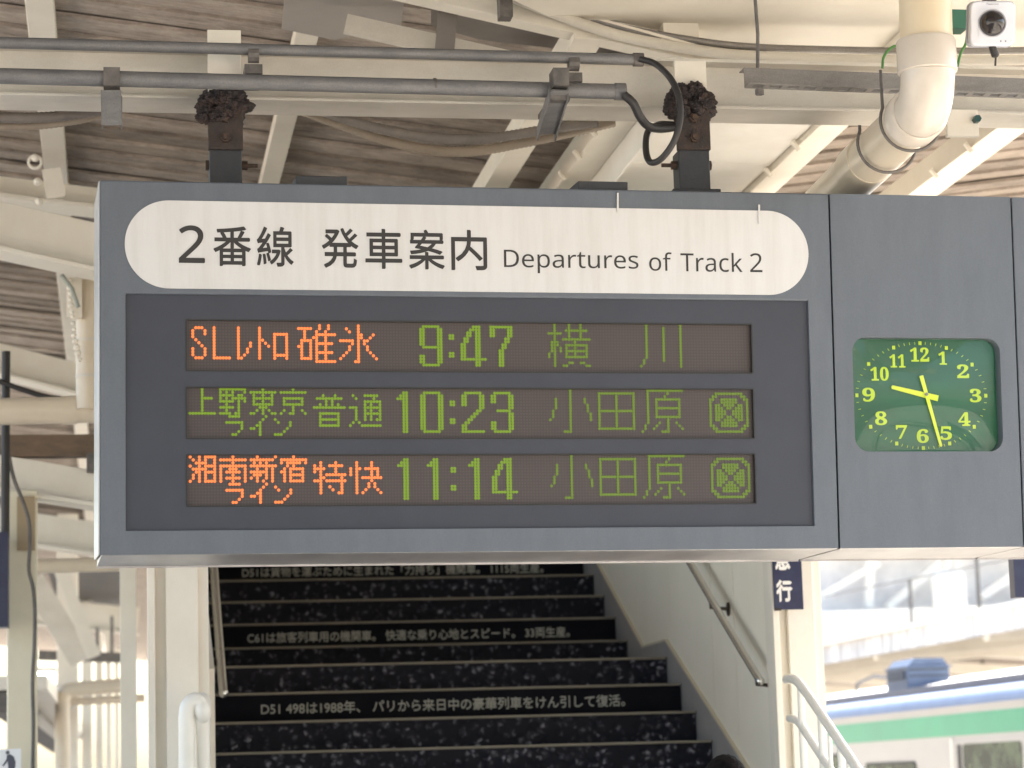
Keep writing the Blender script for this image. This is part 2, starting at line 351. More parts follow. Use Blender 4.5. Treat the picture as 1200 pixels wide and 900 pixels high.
for s, x0, x1, z0, z1 in (('𝖣𝖾𝗉𝖺𝗋𝗍𝗎𝗋𝖾𝗌', 1.350, 1.818, .941, 1.020), ('𝗈𝖿', 1.856, 1.936, .954, 1.019), ('𝖳𝗋𝖺𝖼𝗄', 1.967, 2.187, .953, 1.020), ('𝟤', 2.214, 2.258, .954, 1.020)):
    text('lettering', s, ink, header, (x0, x1, z0, z1), -.0032, .0005, 0)
for x, z0, z1 in ((1.7485, 1.155, 1.222), (2.250, 1.122, 1.190)):      # dried drips
    br('dried_drip', (x, -.006, z0), (x+.002, -.004, z1), .006, .004, plate_m, header, (0, 1, 0))
# LED rows
def seg(*a):       # x0,y0,x1,y1
    x0, y0, x1, y1 = a; n = max(abs(x1-x0), abs(y1-y0)); return [(round(x0+(x1-x0)*i/max(n, 1)), round(y0+(y1-y0)*i/max(n, 1))) for i in range(n+1)]
def glyph(s, dx=0, dy=0):
    out = set()
    for tok in s.split():
        v = [int(q) for q in tok.split(',')]
        if len(v) == 2: out.add((v[0], v[1]))
        elif len(v) == 4: out.update(seg(*v))
        else:
            for k in range(0, len(v)-2, 2): out.update(seg(*v[k:k+4]))
    return {(x+dx, y+dy) for x, y in out}
def block(x0, y0, x1, y1): return {(x, y) for x in range(x0, x1+1) for y in range(y0, y1+1)}
D9 = glyph('1,1,6,1 1,8,7,8 1,14,6,14') | block(0, 2, 1, 7) | block(6, 2, 7, 13) | block(0, 11, 1, 13)
D4 = block(5, 1, 6, 14) | glyph('4,1 0,12,8,12') | block(0, 7, 1, 12) | block(1, 5, 2, 6) | block(2, 3, 3, 4) | block(3, 2, 4, 2)
D7 = glyph('0,1,7,1') | block(0, 1, 1, 4) | block(6, 1, 7, 4) | block(5, 5, 6, 6) | block(4, 7, 5, 8) | block(3, 9, 4, 14)
D1 = block(2, 1, 3, 14) | glyph('1,2 0,3,1,3')
D0 = glyph('1,1,6,1 1,14,6,14') | block(0, 2, 1, 13) | block(6, 2, 7, 13)
D2 = glyph('1,1,6,1 0,14,7,14 5,7,6,7 4,8,5,8 3,9,4,9 2,10,3,10 1,11,2,11 0,12,1,12 0,13,1,13') | block(0, 2, 1, 5) | block(6, 2, 7, 6)
D3 = glyph('1,1,6,1 2,7,6,7 1,14,6,14') | block(0, 2, 1, 4) | block(6, 2, 7, 6) | block(6, 8, 7, 13) | block(0, 11, 1, 13)
DC = block(0, 4, 1, 5) | block(0, 10, 1, 11)
def sh(s, dx): return {(x+dx, y) for x, y in s}
ra = glyph('12,11,17,11 17,11,17,13 16,14 14,15,15,15')
i_n = glyph('25,9 24,10 23,11,23,15 22,12 20,13,21,13 28,10 29,11 33,11,33,12 32,13 31,14 28,15,30,15')
octo = glyph('179,1,188,1 179,14,188,14 177,4,177,11 190,4,190,11 178,2,179,2 188,2,189,2 178,13,179,13 188,13,189,13 177,3,178,3 189,3,190,3 177,12,178,12 189,12,190,12') \
    | block(181, 3, 186, 4) | block(182, 5, 185, 5) | block(183, 6, 184, 6) | block(181, 11, 186, 12) | block(182, 10, 185, 10) | block(183, 9, 184, 9) \
    | block(179, 5, 180, 10) | block(181, 6, 181, 9) | block(182, 7, 182, 8) | block(187, 5, 188, 10) | block(186, 6, 186, 9) | block(185, 7, 185, 8)
odawara = glyph('123,3,123,6 122,7,122,9 121,10 128,0,128,14 126,14,127,14 133,3,133,4 134,5,134,7 135,8,135,10 138,1,150,1 138,1,138,13 150,1,150,13 144,1,144,13 138,7,150,7 138,13,150,13 '
                '155,0,167,0 155,0,155,11 154,12,154,13 153,14 162,1 161,2 158,3,166,3 158,3,158,9 166,3,166,9 158,6,166,6 158,9,166,9 162,9,162,14 160,14,161,14 159,11 158,12 157,13 165,11 166,12 167,13') | octo
ROWS = [
 ('orange', 0, glyph('2,2,4,2 1,3,1,5 5,3,5,4 2,6 3,7 4,8 5,9,5,11 1,9,1,11 2,12,4,12 8,2,8,12 8,12,13,12 16,2,16,12 16,12,17,12 18,11 19,9,19,10 20,7,20,8 '
   '23,2,23,12 24,6 25,7 26,8 28,4,32,4 28,4,28,12 32,4,32,12 28,11,32,11 36,2,40,2 38,3,38,5 37,6,40,6 37,6,37,12 40,6,40,12 37,12,40,12 36,8 41,5 '
   '42,3,42,13 45,3,45,13 43,1,43,2 46,1,46,2 42,4,48,4 42,7,47,7 42,10,47,10 42,13,48,13 52,2 53,3 56,1,56,13 55,13 57,4,57,5 58,6,59,6 60,5 61,4 58,7 59,8,59,9 60,10 61,11 62,12 '
   '50,6,54,6 54,7 53,8,53,9 52,10 51,11 50,12')),
 ('green', 0, sh(D9, 77) | sh(DC, 87) | sh(D4, 91) | sh(D7, 101) | glyph('123,0,123,14 121,3,125,3 121,10,121,11 122,8,122,9 125,8,125,9 127,2,134,2 128,0,128,4 132,0,132,4 126,5,135,5 130,6 '
   '127,7,134,7 127,9,134,9 127,11,134,11 127,7,127,11 134,7,134,11 130,7,130,11 128,13,129,13 126,14,127,14 132,13,133,13 134,14,135,14 '
   '155,0,155,11 154,12,154,13 153,14 161,1,161,12 167,0,167,14') | block(122, 6, 124, 7)),
 ('green', 1, glyph('0,8,8,8 4,0,4,8 4,3,7,3 10,0,14,0 10,0,10,4 14,0,14,4 10,2,14,2 10,4,14,4 12,0,12,8 10,6,14,6 10,8,13,8 13,9,16,9 15,8 14,0,18,0 18,1 16,2,17,2 15,3,18,3 18,3,18,4 16,2,16,9 '
   '20,1,28,1 24,0,24,8 21,1,21,5 27,1,27,5 21,3,27,3 21,5,27,5 23,6,25,6 22,7 26,7 20,8,21,8 27,8,28,8 34,0 30,1,38,1 31,3,37,3 31,3,31,5 37,3,37,5 31,5,37,5 34,6,34,8 33,8 31,7 30,8 37,7 38,8 '
   '41,6,51,6 42,3,50,3 44,2 48,2 45,4,45,5 47,4,47,5 43,5 49,5 43,8,49,8 43,8,43,12 49,8,49,12 43,10,49,10 43,12,49,12 54,2 55,3 53,6,55,6 55,6,55,10 54,11 53,12 56,11 57,12,63,12 58,2,62,2 61,3 '
   '58,4,63,4 58,4,58,10 63,4,63,10 60,4,60,10 58,6,63,6 58,8,63,8 62,10') | ra | i_n | sh(D1, 69) | sh(D0, 77) | sh(DC, 87) | sh(D2, 91) | sh(D3, 101) | odawara),
 ('orange', 2, glyph('0,0 1,1 2,2 0,3 1,4 2,5 1,6,1,7 0,8 3,0,3,8 2,2,4,2 1,4,4,4 5,0,8,0 5,0,5,8 8,0,8,8 5,3,8,3 5,5,8,5 5,8,8,8 10,1,18,1 14,0,14,9 10,3,18,3 10,3,10,8 18,3,18,8 12,5,16,5 13,4 15,4 '
   '12,7,16,7 13,9,16,9 22,0 28,0 20,1,27,1 21,2 23,2 25,1,25,7 20,3,28,3 20,5,25,5 22,3,22,8 21,6 23,6 20,7 24,8 27,3,27,8 34,0 30,1,38,1 30,2 38,2 32,2,36,2 32,3 34,3 31,4,31,8 30,5 33,4,37,4 '
   '33,4,33,8 37,4,37,8 33,6,37,6 33,8,37,8 41,3,41,5 41,4,44,4 43,2,43,12 41,8,43,8 44,7 46,3,50,3 48,2,48,6 45,6,51,6 45,8,51,8 50,6,50,12 49,12 46,10 47,11 '
   '53,4,53,6 55,2,55,12 56,4 58,4,62,4 60,2,60,8 62,4,62,7 57,7,63,7 59,9,59,10 58,11 57,12 61,9,61,10 62,11 63,12') | ra | i_n),
 ('green', 2, sh(D1, 69) | sh(D1, 79) | sh(DC, 87) | sh(D1, 93) | sh(D4, 101) | odawara)]
TOPS = (.767, .5424, .3180); panels = []
for k in range(3):
    o = bx('diode_panel', (-.013, 0, -.163), (1.929, .004, .011), led_panel, board); o.location = (.2932, .0265, TOPS[k]+.0024); o.scale = (1.0028, 1, 1.0028); panels.append(o)
for za, zb_w in ((.154, .3285), (.3775, .552), (.602, .7765)):
    gb = bmesh.new(); frame_ring(gb, rect(.2785, za, 2.2205, zb_w), rect(.2825, za+.004, 2.2165, zb_w-.004), .0105, .0250); new_obj('window_outline', gb, train_gasket, board)  # black frames added to draw the dark outline of each window recess
for colr, k, dots in [(c_, k_, d_) for c_, k_, dd_ in ROWS for d_ in (({q for q in dd_ if q[0] < 115}), ({q for q in dd_ if q[0] >= 115})) if d_]:
    far_ = min(q[0] for q in dots) >= 115
    bm = bmesh.new()
    for (x, y) in sorted(dots):
        cx, cz = x*.01, -y*.01; rr = .0054
        ring = [bm.verts.new((cx+rr*math.cos(a*PI/4), -.0015, cz+rr*math.sin(a*PI/4))) for a in range(8)]
        base = [bm.verts.new((cx+rr*math.cos(a*PI/4), .001, cz+rr*math.sin(a*PI/4))) for a in range(8)]
        bm.faces.new(ring)
        for a in range(8): bm.faces.new([ring[a], ring[(a+1) % 8], base[(a+1) % 8], base[a]])
    o = new_obj('lit_diodes', bm, led_orange if colr == 'orange' else (led_dim if far_ else led_green), panels[k]); o['kind'] = 'stuff'
    o['label'] = ('glowing %s %s on the %s row' % (colr, 'destination characters' if far_ else ('train type characters' if min(q[0] for q in dots) < 60 else 'departure time'), ('top', 'middle', 'bottom')[k]))
for x0, x1 in ((.650, .823), (1.620, 1.795)):
    bx('top_lug', (x0, .03, H-.002), (x1, .30, H+.034), hang_m, board, .003)
# glued streaks / screws


# ------------------------------------------------------------------ clock cabinet and plain cabinet
cx0, cx1 = W1+.006, W2
clockcab = empty('clock_cabinet', SO, 'blue-grey cabinet joined to the right end of the departure board, holding a green clock', 'clock', rot=SR)
bm = bmesh.new()
inner = rrect(2.575, .333, 3.116, .731, .05, 10)
# outer loop with one point per inner point
def outer_for(inner, x0, z0, x1, z1):
    cx, cz = (x0+x1)/2, (z0+z1)/2; icx = sum(p[0] for p in inner)/len(inner); icz = sum(p[1] for p in inner)/len(inner); out = []
    n = len(inner); q = n//4
    cs = [(x1, z1), (x0, z1), (x0, z0), (x1, z0)]
    for s in range(4):
        c = cs[s]; pv = cs[(s-1) % 4]; nx = cs[(s+1) % 4]
        for k in range(q):
            t = k/(q-1); 
            if t < .5: u = .5+t; out.append(((pv[0]*(1-u)+c[0]*u), (pv[1]*(1-u)+c[1]*u)))
            else: u = t-.5; out.append(((c[0]*(1-u)+nx[0]*u), (c[1]*(1-u)+nx[1]*u)))
    return out
# exact corners
out = outer_for(inner, cx0, 0, cx1, H)
q = len(inner)//4
for s, c in enumerate([(cx1, H), (cx0, H), (cx0, 0), (cx1, 0)]): out[s*q+q//2] = c
frame_ring(bm, out, inner, 0, .055)
box(bm, (cx0, .0551, .006), (cx1, D, H)); new_obj('cabinet', bm, sign_m, clockcab)
underside(cx0, cx1-.003, clockcab)
clock = bmesh.new(); prism(clock, rrect(2.573, .331, 3.118, .733, .05, 10), lambda u, v, s: (u, (.050, .0545)[s], v)); face = new_obj('clock_face', clock, clock_face_m, clockcab)
SER = {'1': '𝟏', '2': '𝟐', '3': '𝟑', '4': '𝟒', '5': '𝟓', '6': '𝟔', '7': '𝟕', '8': '𝟖', '9': '𝟗', '0': '𝟎'}
for s, a, b, c, d in (('12', 2.7843, 2.8528, .6479, .6957), ('1', 2.8885, 2.9180, .6373, .6817), ('2', 2.9552, 2.9983, .5903, .6367), ('3', 2.9992, 3.0408, .5050, .5509), ('4', 2.9541, 2.9971, .4216, .4678),
                      ('5', 2.8853, 2.9271, .3726, .4182), ('6', 2.7985, 2.8412, .3621, .4086), ('7', 2.7229, 2.7629, .3765, .4229), ('8', 2.6481, 2.6905, .4243, .4707), ('9', 2.6044, 2.6493, .5065, .5534),
                      ('10', 2.6367, 2.7017, .5799, .6265), ('11', 2.7082, 2.7649, .6268, .6711)):
    text('numeral', ''.join(SER[ch] for ch in s), clock_fig_m, face, (a, b, c, d), .0496, .0005, .0010)
CDX, CDZ = .0190, .0057
CX, CZ, RX, RZ = 2.821, .5275, .237, .1845
bm = bmesh.new(); bmin = bmesh.new()
for k in range(60):
    a = math.radians(90-6*k); c, s = math.cos(a), math.sin(a); rr = 1/math.sqrt((c/RX)**2+(s/RZ)**2); p = V(CX+c*rr, .049, CZ+s*rr)
    if k % 5 == 0: box(bm, (p.x-.0055, .0485, p.z-.0065), (p.x+.0055, .0497, p.z+.0065))
    else: bar(bmin, p-V(c, 0, s)*.0045, p+V(c, 0, s)*.0045, .0016, .0024, (0, 1, 0))
new_obj('hour_marks', bm, clock_fig_m, face); new_obj('minute_marks', bmin, clock_fig_m, face)
for o in list(face.children): o.location.x += CDX; o.location.z += CDZ
P0 = V(2.8345+CDX, 0, .531+CDZ)
def hand(nm, tip, tail, w0, w1, y):
    bm = bmesh.new(); d = (tip-tail).normalized(); n_ = V(-d.z, 0, d.x)
    pts = [tail+n_*w0/2, tail-n_*w0/2, tip-n_*w1/2, tip+d*.004, tip+n_*w1/2]
    a = [bm.verts.new((p.x, y, p.z)) for p in pts]; b = [bm.verts.new((p.x, y+.0015, p.z)) for p in pts]
    bm.faces.new(a); bm.faces.new(b)
    for i in range(5): bm.faces.new([a[i], a[(i+1) % 5], b[(i+1) % 5], b[i]])
    return new_obj(nm, bm, clock_hand_m, clockcab)
hand('hour_hand', V(2.712+CDX, 0, .556+CDZ), V(2.879+CDX, 0, .517+CDZ), .021, .013, .042)
hand('minute_hand', V(2.882+CDX, 0, .350+CDZ), V(2.818+CDX, 0, .596+CDZ), .0145, .0095, .038)
bm = bmesh.new(); tube(bm, [P0+V(0, .034, 0), P0+V(0, .05, 0)], .006, 12); new_obj('hand_pivot', bm, galv, clockcab, True)
# slightly domed pane
bm = bmesh.new(); N = 14; grid = {}
for i in range(N+1):
    for j in range(N+1):
        u, v = -1+2*i/N, -1+2*j/N; k = 1-.0*abs(u*v)
        grid[i, j] = bm.verts.new((2.8455+u*.2702, .026-.022*(1-u*u)*(1-v*v), .532+v*.1985))
for i in range(N):
    for j in range(N): bm.faces.new([grid[i, j], grid[i+1, j], grid[i+1, j+1], grid[i, j+1]])
pane = new_obj('glass_pane', bm, clock_glass, clockcab, True)
plain = empty('equipment_cabinet', SO, 'plain blue-grey cabinet at the far right of the sign row, cut by the frame edge', 'cabinet', rot=SR)
bx('cabinet', (W2+.006, .001, .006), (W2+.75, D, H), sign_m, plain, .003); underside(W2+.006, W2+.747, plain)

# ------------------------------------------------------------------ hangers
def sgn(x, y, z): return Matrix.Translation(SO) @ SR.to_matrix().to_4x4() @ V(x, y, z)
BY = 8.62      # front face of the roof girder
def lump(name, c, sx, sy, sz, m, parent, seed, spikes=.35):
    bm = bmesh.new(); bmesh.ops.create_icosphere(bm, subdivisions=5, radius=1)
    for v in bm.verts:
        n_ = v.co.normalized(); a = mnoise.noise(n_*2.2+V(seed, 0, 0)); b = mnoise.noise(n_*6+V(seed, 3, 0)); e = mnoise.noise(n_*14+V(seed, 7, 0))
        k = 1+.35*a+spikes*.6*b+.07*e; v.co = V(n_.x*sx*k, n_.y*sy*k, n_.z*sz*k)+V(*c)
    return new_obj(name, bm, m, parent, True)
def hanger(pl, pr, ytop, lab, seed, rodside):
    xl, xr = atY(pl, 190, BY-.06).x, atY(pr, 190, BY-.06).x; xc, wd = (xl+xr)/2, xr-xl
    t = empty('sign_hanger', (xc, BY-.06, 0), lab, 'sign hanger', 'dark steel hangers holding up the departure board')
    def z(py): return atY((pl+pr)/2, py, BY-.06).z
    zc = z(ytop+105); zb = sgn(0, 0, H).z-.05
    dy = 0
    bx('stem', (-wd/2, -.035, zb), (wd/2, .065, z(178)), hang_m, t, .004)
    bx('flange_plate', (-wd/2-.004, -.045, z(179)), (wd/2+.004, -.020, z(130)), rust_m, t, .003)
    bx('base_plate', (-wd/2-.03, -.06, zb-.0), (wd/2+.03, .08, zb+.075), hang_m, t, .003)
    for py in (143, 166):
        bm = bmesh.new(); tube(bm, [(-.0, -.045, z(py)), (0, -.062, z(py))], .017, 6); tube(bm, [(0, -.062, z(py)), (0, -.072, z(py))], .010, 10); new_obj('bolt', bm, bolt_m, t, True)
    s = rodside
    bm = bmesh.new(); tube(bm, [(s*wd/2, .0, z(194)), (s*(wd/2+.02), 0, z(194))], .016, 6); tube(bm, [(s*(wd/2+.02), 0, z(194)), (s*(wd/2+.055), 0, z(194))], .007, 10)
    tube(bm, [(-s*(wd/2), .0, z(194)), (-s*(wd/2+.012), 0, z(194))], .018, 6); new_obj('side_bolt', bm, bolt_m, t, True)
    lump('tar_wrapping', (0, .01, z(124)), .086, .075, .062, tar_m, t, seed, .22)
    for q_ in range(5):
        a = R.uniform(-1, 1); lump('tar_wrapping', (a*.07, -.04+R.uniform(-.02, .02), z(124)+R.uniform(-.05, .045)), .036, .03, .028, tar_m, t, seed+3+q_, .4)
    bx('cover_plate', (-wd/2-.002, -.03, z(112)), (wd/2+.002, -.012, z(ytop)), cream, t, .002)
    return t
h1 = hanger(245, 283, 38, 'dark rusty hanger with tar wrapping above the first kanji, left of the two', 1.3, 1)
h2 = hanger(793, 829, 74, 'dark rusty hanger with tar wrapping beside the looped black cable, right of the two', 5.1, -1)

# ------------------------------------------------------------------ platform canopy (roof)
canopy = empty('platform_canopy', (0, 8, 4.5), 'cream steel canopy with weathered brown roof boards above the departure board', 'canopy')
canopy.location = (0, 0, 0)
# main girder, an I-beam parallel to the sign
def gY(x): return BY+.0387*x
zt, zb_ = atY(0, 57, BY).z, atY(0, 118, BY).z
bm = bmesh.new(); ax, bxr = -4.5, 6.0
g0 = V(ax, gY(ax), 0); g1 = V(bxr, gY(bxr), 0)
def gz(x, py0, py1): # heights measured at both ends of view
    z0 = atY(0, py0, BY); z1 = atY(1200, py1, BY+.13); return z0.z+(z1.z-z0.z)*(x-z0.x)/(z1.x-z0.x)
def gbar(bm, pyA, pyB, y0, y1):     # a strip between two traced heights, from depth y0 to y1 behind the face
    vs = []
    for x in (ax, bxr):
        for yy in (y0, y1):
            for pr in (pyA, pyB): vs.append(bm.verts.new((x, gY(x)+yy, gz(x, *pr))))
    for f in ((0, 1, 3, 2), (4, 6, 7, 5), (0, 4, 5, 1), (2, 3, 7, 6), (0, 2, 6, 4), (1, 5, 7, 3)): bm.faces.new([vs[i] for i in f])
gbar(bm, (110, 132), (50, 78), .07, .085)
gbar(bm, (109, 131), (112.5, 134.5), 0, .20)
gbar(bm, (50, 78), (54, 82), -.0, .20)
gd = new_obj('girder', bm, cream_dirty, canopy); bevel(gd, .002)
# roof boards
xv, zv, sl = 2.6, 4.50, .125
def zr(x): return zv+sl*abs(x-xv)
def share(name, me, m, parent, mw):
    o = bpy.data.objects.new(name, me); COL.objects.link(o); o.parent = parent; o.matrix_local = mw; return o
def board_mesh(L, wdt, th, m):
    bm = bmesh.new(); box(bm, (0, 0, 0), (L, wdt, th)); me = bpy.data.meshes.new('board'); bm.to_mesh(me); bm.free(); me.materials.append(m); return me
LL = 7.2/math.cos(math.atan(sl)); LRt = 2.9/math.cos(math.atan(sl))
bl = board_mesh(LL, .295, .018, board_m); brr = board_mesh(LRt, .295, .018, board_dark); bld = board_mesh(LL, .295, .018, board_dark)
ys = []; y = 9.35
while y < 34: ys.append(y); y += .26
for i, y in enumerate(ys):
    tilt = math.radians(4.0+R.uniform(-.8, .8)); jz = R.uniform(-.006, .006)
    me = bld if (R.random() < .22) else bl
    mw = Matrix.Translation((xv, y, zv+.1+jz)) @ Matrix.Rotation(PI+math.atan(sl)*1, 4, 'Y') @ Matrix.Rotation(-tilt, 4, 'X')
    # left half: runs from the valley outwards to the left
    mw = Matrix.Translation((xv-7.2, y, zr(xv-7.2)+.1+jz)) @ Matrix.Rotation(math.atan(sl), 4, 'Y') @ Matrix.Rotation(tilt, 4, 'X')
    if y > 10.2 or True:
        share('roof_board', me, None, canopy, mw)
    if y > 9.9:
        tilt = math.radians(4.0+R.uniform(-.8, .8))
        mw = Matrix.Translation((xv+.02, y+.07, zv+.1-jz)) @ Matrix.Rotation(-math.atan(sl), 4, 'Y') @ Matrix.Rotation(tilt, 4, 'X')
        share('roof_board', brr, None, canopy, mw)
# weather skin stopping sun leaks; extended behind the viewpoint, unseen, to dim the sign
bm = bmesh.new()
for s in (-1, 1):
    xe = xv-7.3 if s < 0 else xv+3.0
    vs = [bm.verts.new(p) for p in ((xv, -9, zv+.17), (xe, -9, zr(xe)+.17), (xe, 64.5, zr(xe)+.17), (xv, 64.5, zv+.17))]; bm.faces.new(vs)
r = bmesh.ops.extrude_face_region(bm, geom=bm.faces[:]); bmesh.ops.translate(bm, vec=(0, 0, .02), verts=[g for g in r['geom'] if isinstance(g, bmesh.types.BMVert)])
new_obj('roof_skin', bm, grey_sheet, canopy)
bm = bmesh.new(); y = 34.2      # boards too far off to tell apart
while y < 64: bar(bm, (xv-7.2, y, zr(xv-7.2)+.1), (xv, y, zv+.1), .5, .02); y += .62
tag(new_obj('far_boards', bm, board_m, canopy), kind='stuff')
# rafters running along the platform
def rafter(px, py, Zc, wd, ht, y0=9.3, y1=64, m=cream, studs=(), low=False):
    p = atZ(px, py, Zc); x = p.x; zz = zr(x)+.085-ht/2
    if low: zz = Zc+ht/2
    o = bx('rafter', (x-wd/2, y0, zz-ht/2), (x+wd/2, y1, zz+ht/2), m, canopy, .004)
    for yy in studs:
        bm = bmesh.new(); tube(bm, [(x-wd/2-.0, yy, zz-ht/2-.02), (x-wd/2-.03, yy, zz-ht/2+.02)], .012, 8); new_obj('rafter_stud', bm, m, canopy, True)
    return x
rafter(34, 0, 4.5, .12, .06); rafter(398, 0, 4.42, .10, .06)
xC = rafter(630, 143, 4.4, .12, .10, low=True); xD = rafter(727, 143, 4.4, .14, .12, studs=(10.7, 11.1, 11.5, 12.0, 12.5), low=True); xE = rafter(975, 150, 4.4, .13, .12, studs=(10.9, 11.4, 12.0), low=True); xF = rafter(1188, 150, 4.4, .15, .12, studs=(10.9, 11.4), low=True)
# plain white ceiling panels over the stairwell
zp = 4.43
for (ya, yb) in ((9.9, 11.35), (11.36, 13.0), (13.01, 15.5), (15.51, 19)):
    bx('ceiling_panel', (xD+.09, ya, zp), (xE-.07, yb, zp+.02), white_paint, canopy, .003)
bx('ceiling_panel', (xD+.072, 9.9, zp-.16), (xD+.085, 19, zp+.02), white_paint, canopy)
# sloping upper beam and smooth eave panel
br('upper_beam', atY(440, -22, 9.35), atY(905, 84, 9.35), .10, .085, cream, canopy, bev=.003)
br('upper_beam_flange', atY(560, -14, 9.30), atY(905, 80, 9.30), .05, .010, cream, canopy)
bm = bmesh.new()
prev = None; n_ = 18
rows = []
for i in range(n_+1):
    t = i/n_; px_ = 560+t*760
    yl = [0, 38, 60, 70, 76, 78, 80, 80][min(7, int((px_-560)/100))]
    rows.append(px_)
pl = [tuple(atZ(x, y, 4.47))[:2] for x, y in ((560, -60), (592, -4), (640, 18), (700, 40), (800, 57), (900, 67), (1000, 73), (1230, 77), (1340, 77), (1300, -60))]
bm = bmesh.new(); prism(bm, pl, lambda u, v, s: (u, v, (4.47, 4.50)[s])); new_obj('eave_panel', bm, cream, canopy)
cpts = [atY(575, -14, 9.25), atY(640, 12, 9.25), atY(720, 40, 9.25), atY(800, 56, 9.25), atY(880, 66, 9.25), atY(1000, 70, 9.25), atY(1100, 71, 9.25), atY(1230, 70, 9.25)]
tb('eave_conduit', spline(cpts, 6), .021, cream_dirty, canopy, 10)
tb('eave_conduit', [p+V(0, .04, .05) for p in spline(cpts, 6)], .014, chan_m, canopy, 10)
# flat grey sheets
def quad(name, pts, th, m, parent):
    bm = bmesh.new(); a = [bm.verts.new(p) for p in pts]; b = [bm.verts.new(Vector(p)+V(0, 0, th)) for p in pts]; bm.faces.new(a); bm.faces.new(b)
    for i in range(len(pts)): bm.faces.new([a[i], a[(i+1) % len(pts)], b[(i+1) % len(pts)], b[i]])
    return new_obj(name, bm, m, parent)
quad('grey_sheet', [atZ(334, -10, 4.62), atZ(330, 34, 4.62), atZ(392, 47, 4.62), atZ(470, 30, 4.62), atZ(475, -10, 4.62)], .01, grey_sheet2, canopy)
quad('grey_sheet', [atZ(505, -10, 4.60), atZ(505, 30, 4.60), atZ(560, 46, 4.60), atZ(690, 62, 4.60), atZ(760, 70, 4.60), atZ(700, -10, 4.60)], .01, grey_sheet, canopy)
br('purlin', atY(405, 28, 9.6), atY(600, 72, 9.6), .03, .075, cream_dirty, canopy)
br('strut', atY(527, -10, 9.45), atY(520, 70, 9.45), .075, .01, grey_sheet, canopy, (0, 1, 0))
# bracket plate at the far right with a bolt
p = atY(1150, 135, BY+.0); bx('gusset', (p.x-.10, gY(p.x)-.03, p.z-.055), (p.x+.02, gY(p.x)-.004, p.z+.045), cream, canopy, .002)
bm = bmesh.new(); q_ = atY(1143, 141, gY(p.x)-.03); tube(bm, [q_, q_+V(0, -.03, 0)], .014, 6); new_obj('gusset_bolt', bm, mat('dark_green_bolt', (.02, .07, .07), .4), canopy)
for (px_, py_) in ((568, 12), (593, 8)): pass
p = atY(592, 10, 9.2); bx('saddle', (p.x-.025, 9.17, p.z-.04), (p.x+.025, 9.24, p.z+.05), galv_dark, canopy, .003)

# crossing beams seen left of the board, farther along the platform
def crossbeam(p0, p1, Y, hpx, m=cream_dirty, fl=True, dp=.12):
    a = atY(*p0, Y); b = atY(*p1, Y); hh = hpx*Y/3000; d = (b-a); xe_ = .28; e = a+d*((xe_-a.x)/d.x)
    s = a-d*2.5
    br('crossbeam', s, e, dp, hh, m, canopy, bev=.004)
    if fl:
        o_ = V(0, -dp*.45, -hh/2-.012); br('crossbeam_flange', s+o_, e+o_, dp*2, .02, cream, canopy)
crossbeam((0, 268), (118, 294), 12.2, 58, cream)
crossbeam((0, 222), (118, 236), 13.3, 26, cream)
crossbeam((0, 422), (118, 452), 17.5, 36, cream)
crossbeam((0, 555), (118, 574), 13.6, 40, cream)
crossbeam((0, 614), (118, 632), 20, 36, cream)
crossbeam((0, 712), (145, 726), 33, 30, cream)
for yy in (-5.5, -1.5, 3.0):                # unseen beams added behind the viewpoint to streak the clock glass with reflections
    br('crossbeam', (-4.6, yy, 4.25), (5.4, yy, 4.35), .14, .24, cream, canopy)

# ------------------------------------------------------------------ conduits, cables and brackets above the board
YC = 8.36
def cy(px): return YC+.0387*atY(px, 60, YC).x
c1 = [atY(px, 50+(px)/752*20, cy(px)) for px in (-60, 200, 400, 600, 752)]
cond = empty('conduit', c1[0], 'thin grey steel conduit, upper of the two running above the departure board', 'conduit'); 
def rel(o, root): o.parent = root; o.location = o.location-root.location; return o
o = tb('pipe', c1, .0195, galv); rel(o, cond)
o = tb('end_cap', [c1[-1]-V(.03, 0, 0), c1[-1]+V(.005, 0, 0)], .024, galv_dark); rel(o, cond)
for px in (297, 672):
    p = atY(px, 54+px/752*20+3, cy(px)); bm = bmesh.new(); tube(bm, [p-V(.018, 0, 0), p+V(.018, 0, 0)], .027, 12)
    box(bm, p+V(-.03, .0, -.062), p+V(.03, .22, -.03)); o = new_obj('clamp', bm, galv_dark); rel(o, cond)
YC = 8.30
c2 = [atY(px, 89+(px)/730*18.5, cy(px)) for px in (-60, 200, 400, 600, 732)]
cond2 = empty('conduit', c2[0], 'thick grey steel conduit, lower of the two running above the departure board', 'conduit')
o = tb('pipe', c2, .0265, galv); rel(o, cond2)
o = tb('end_sleeve', [c2[-1]-V(.035, 0, 0), c2[-1]+V(.003, 0, 0)], .030, galv); rel(o, cond2)
o = tb('coupling', [atY(508, 101, cy(508)), atY(511, 101, cy(511))], .028, galv_dark); rel(o, cond2)
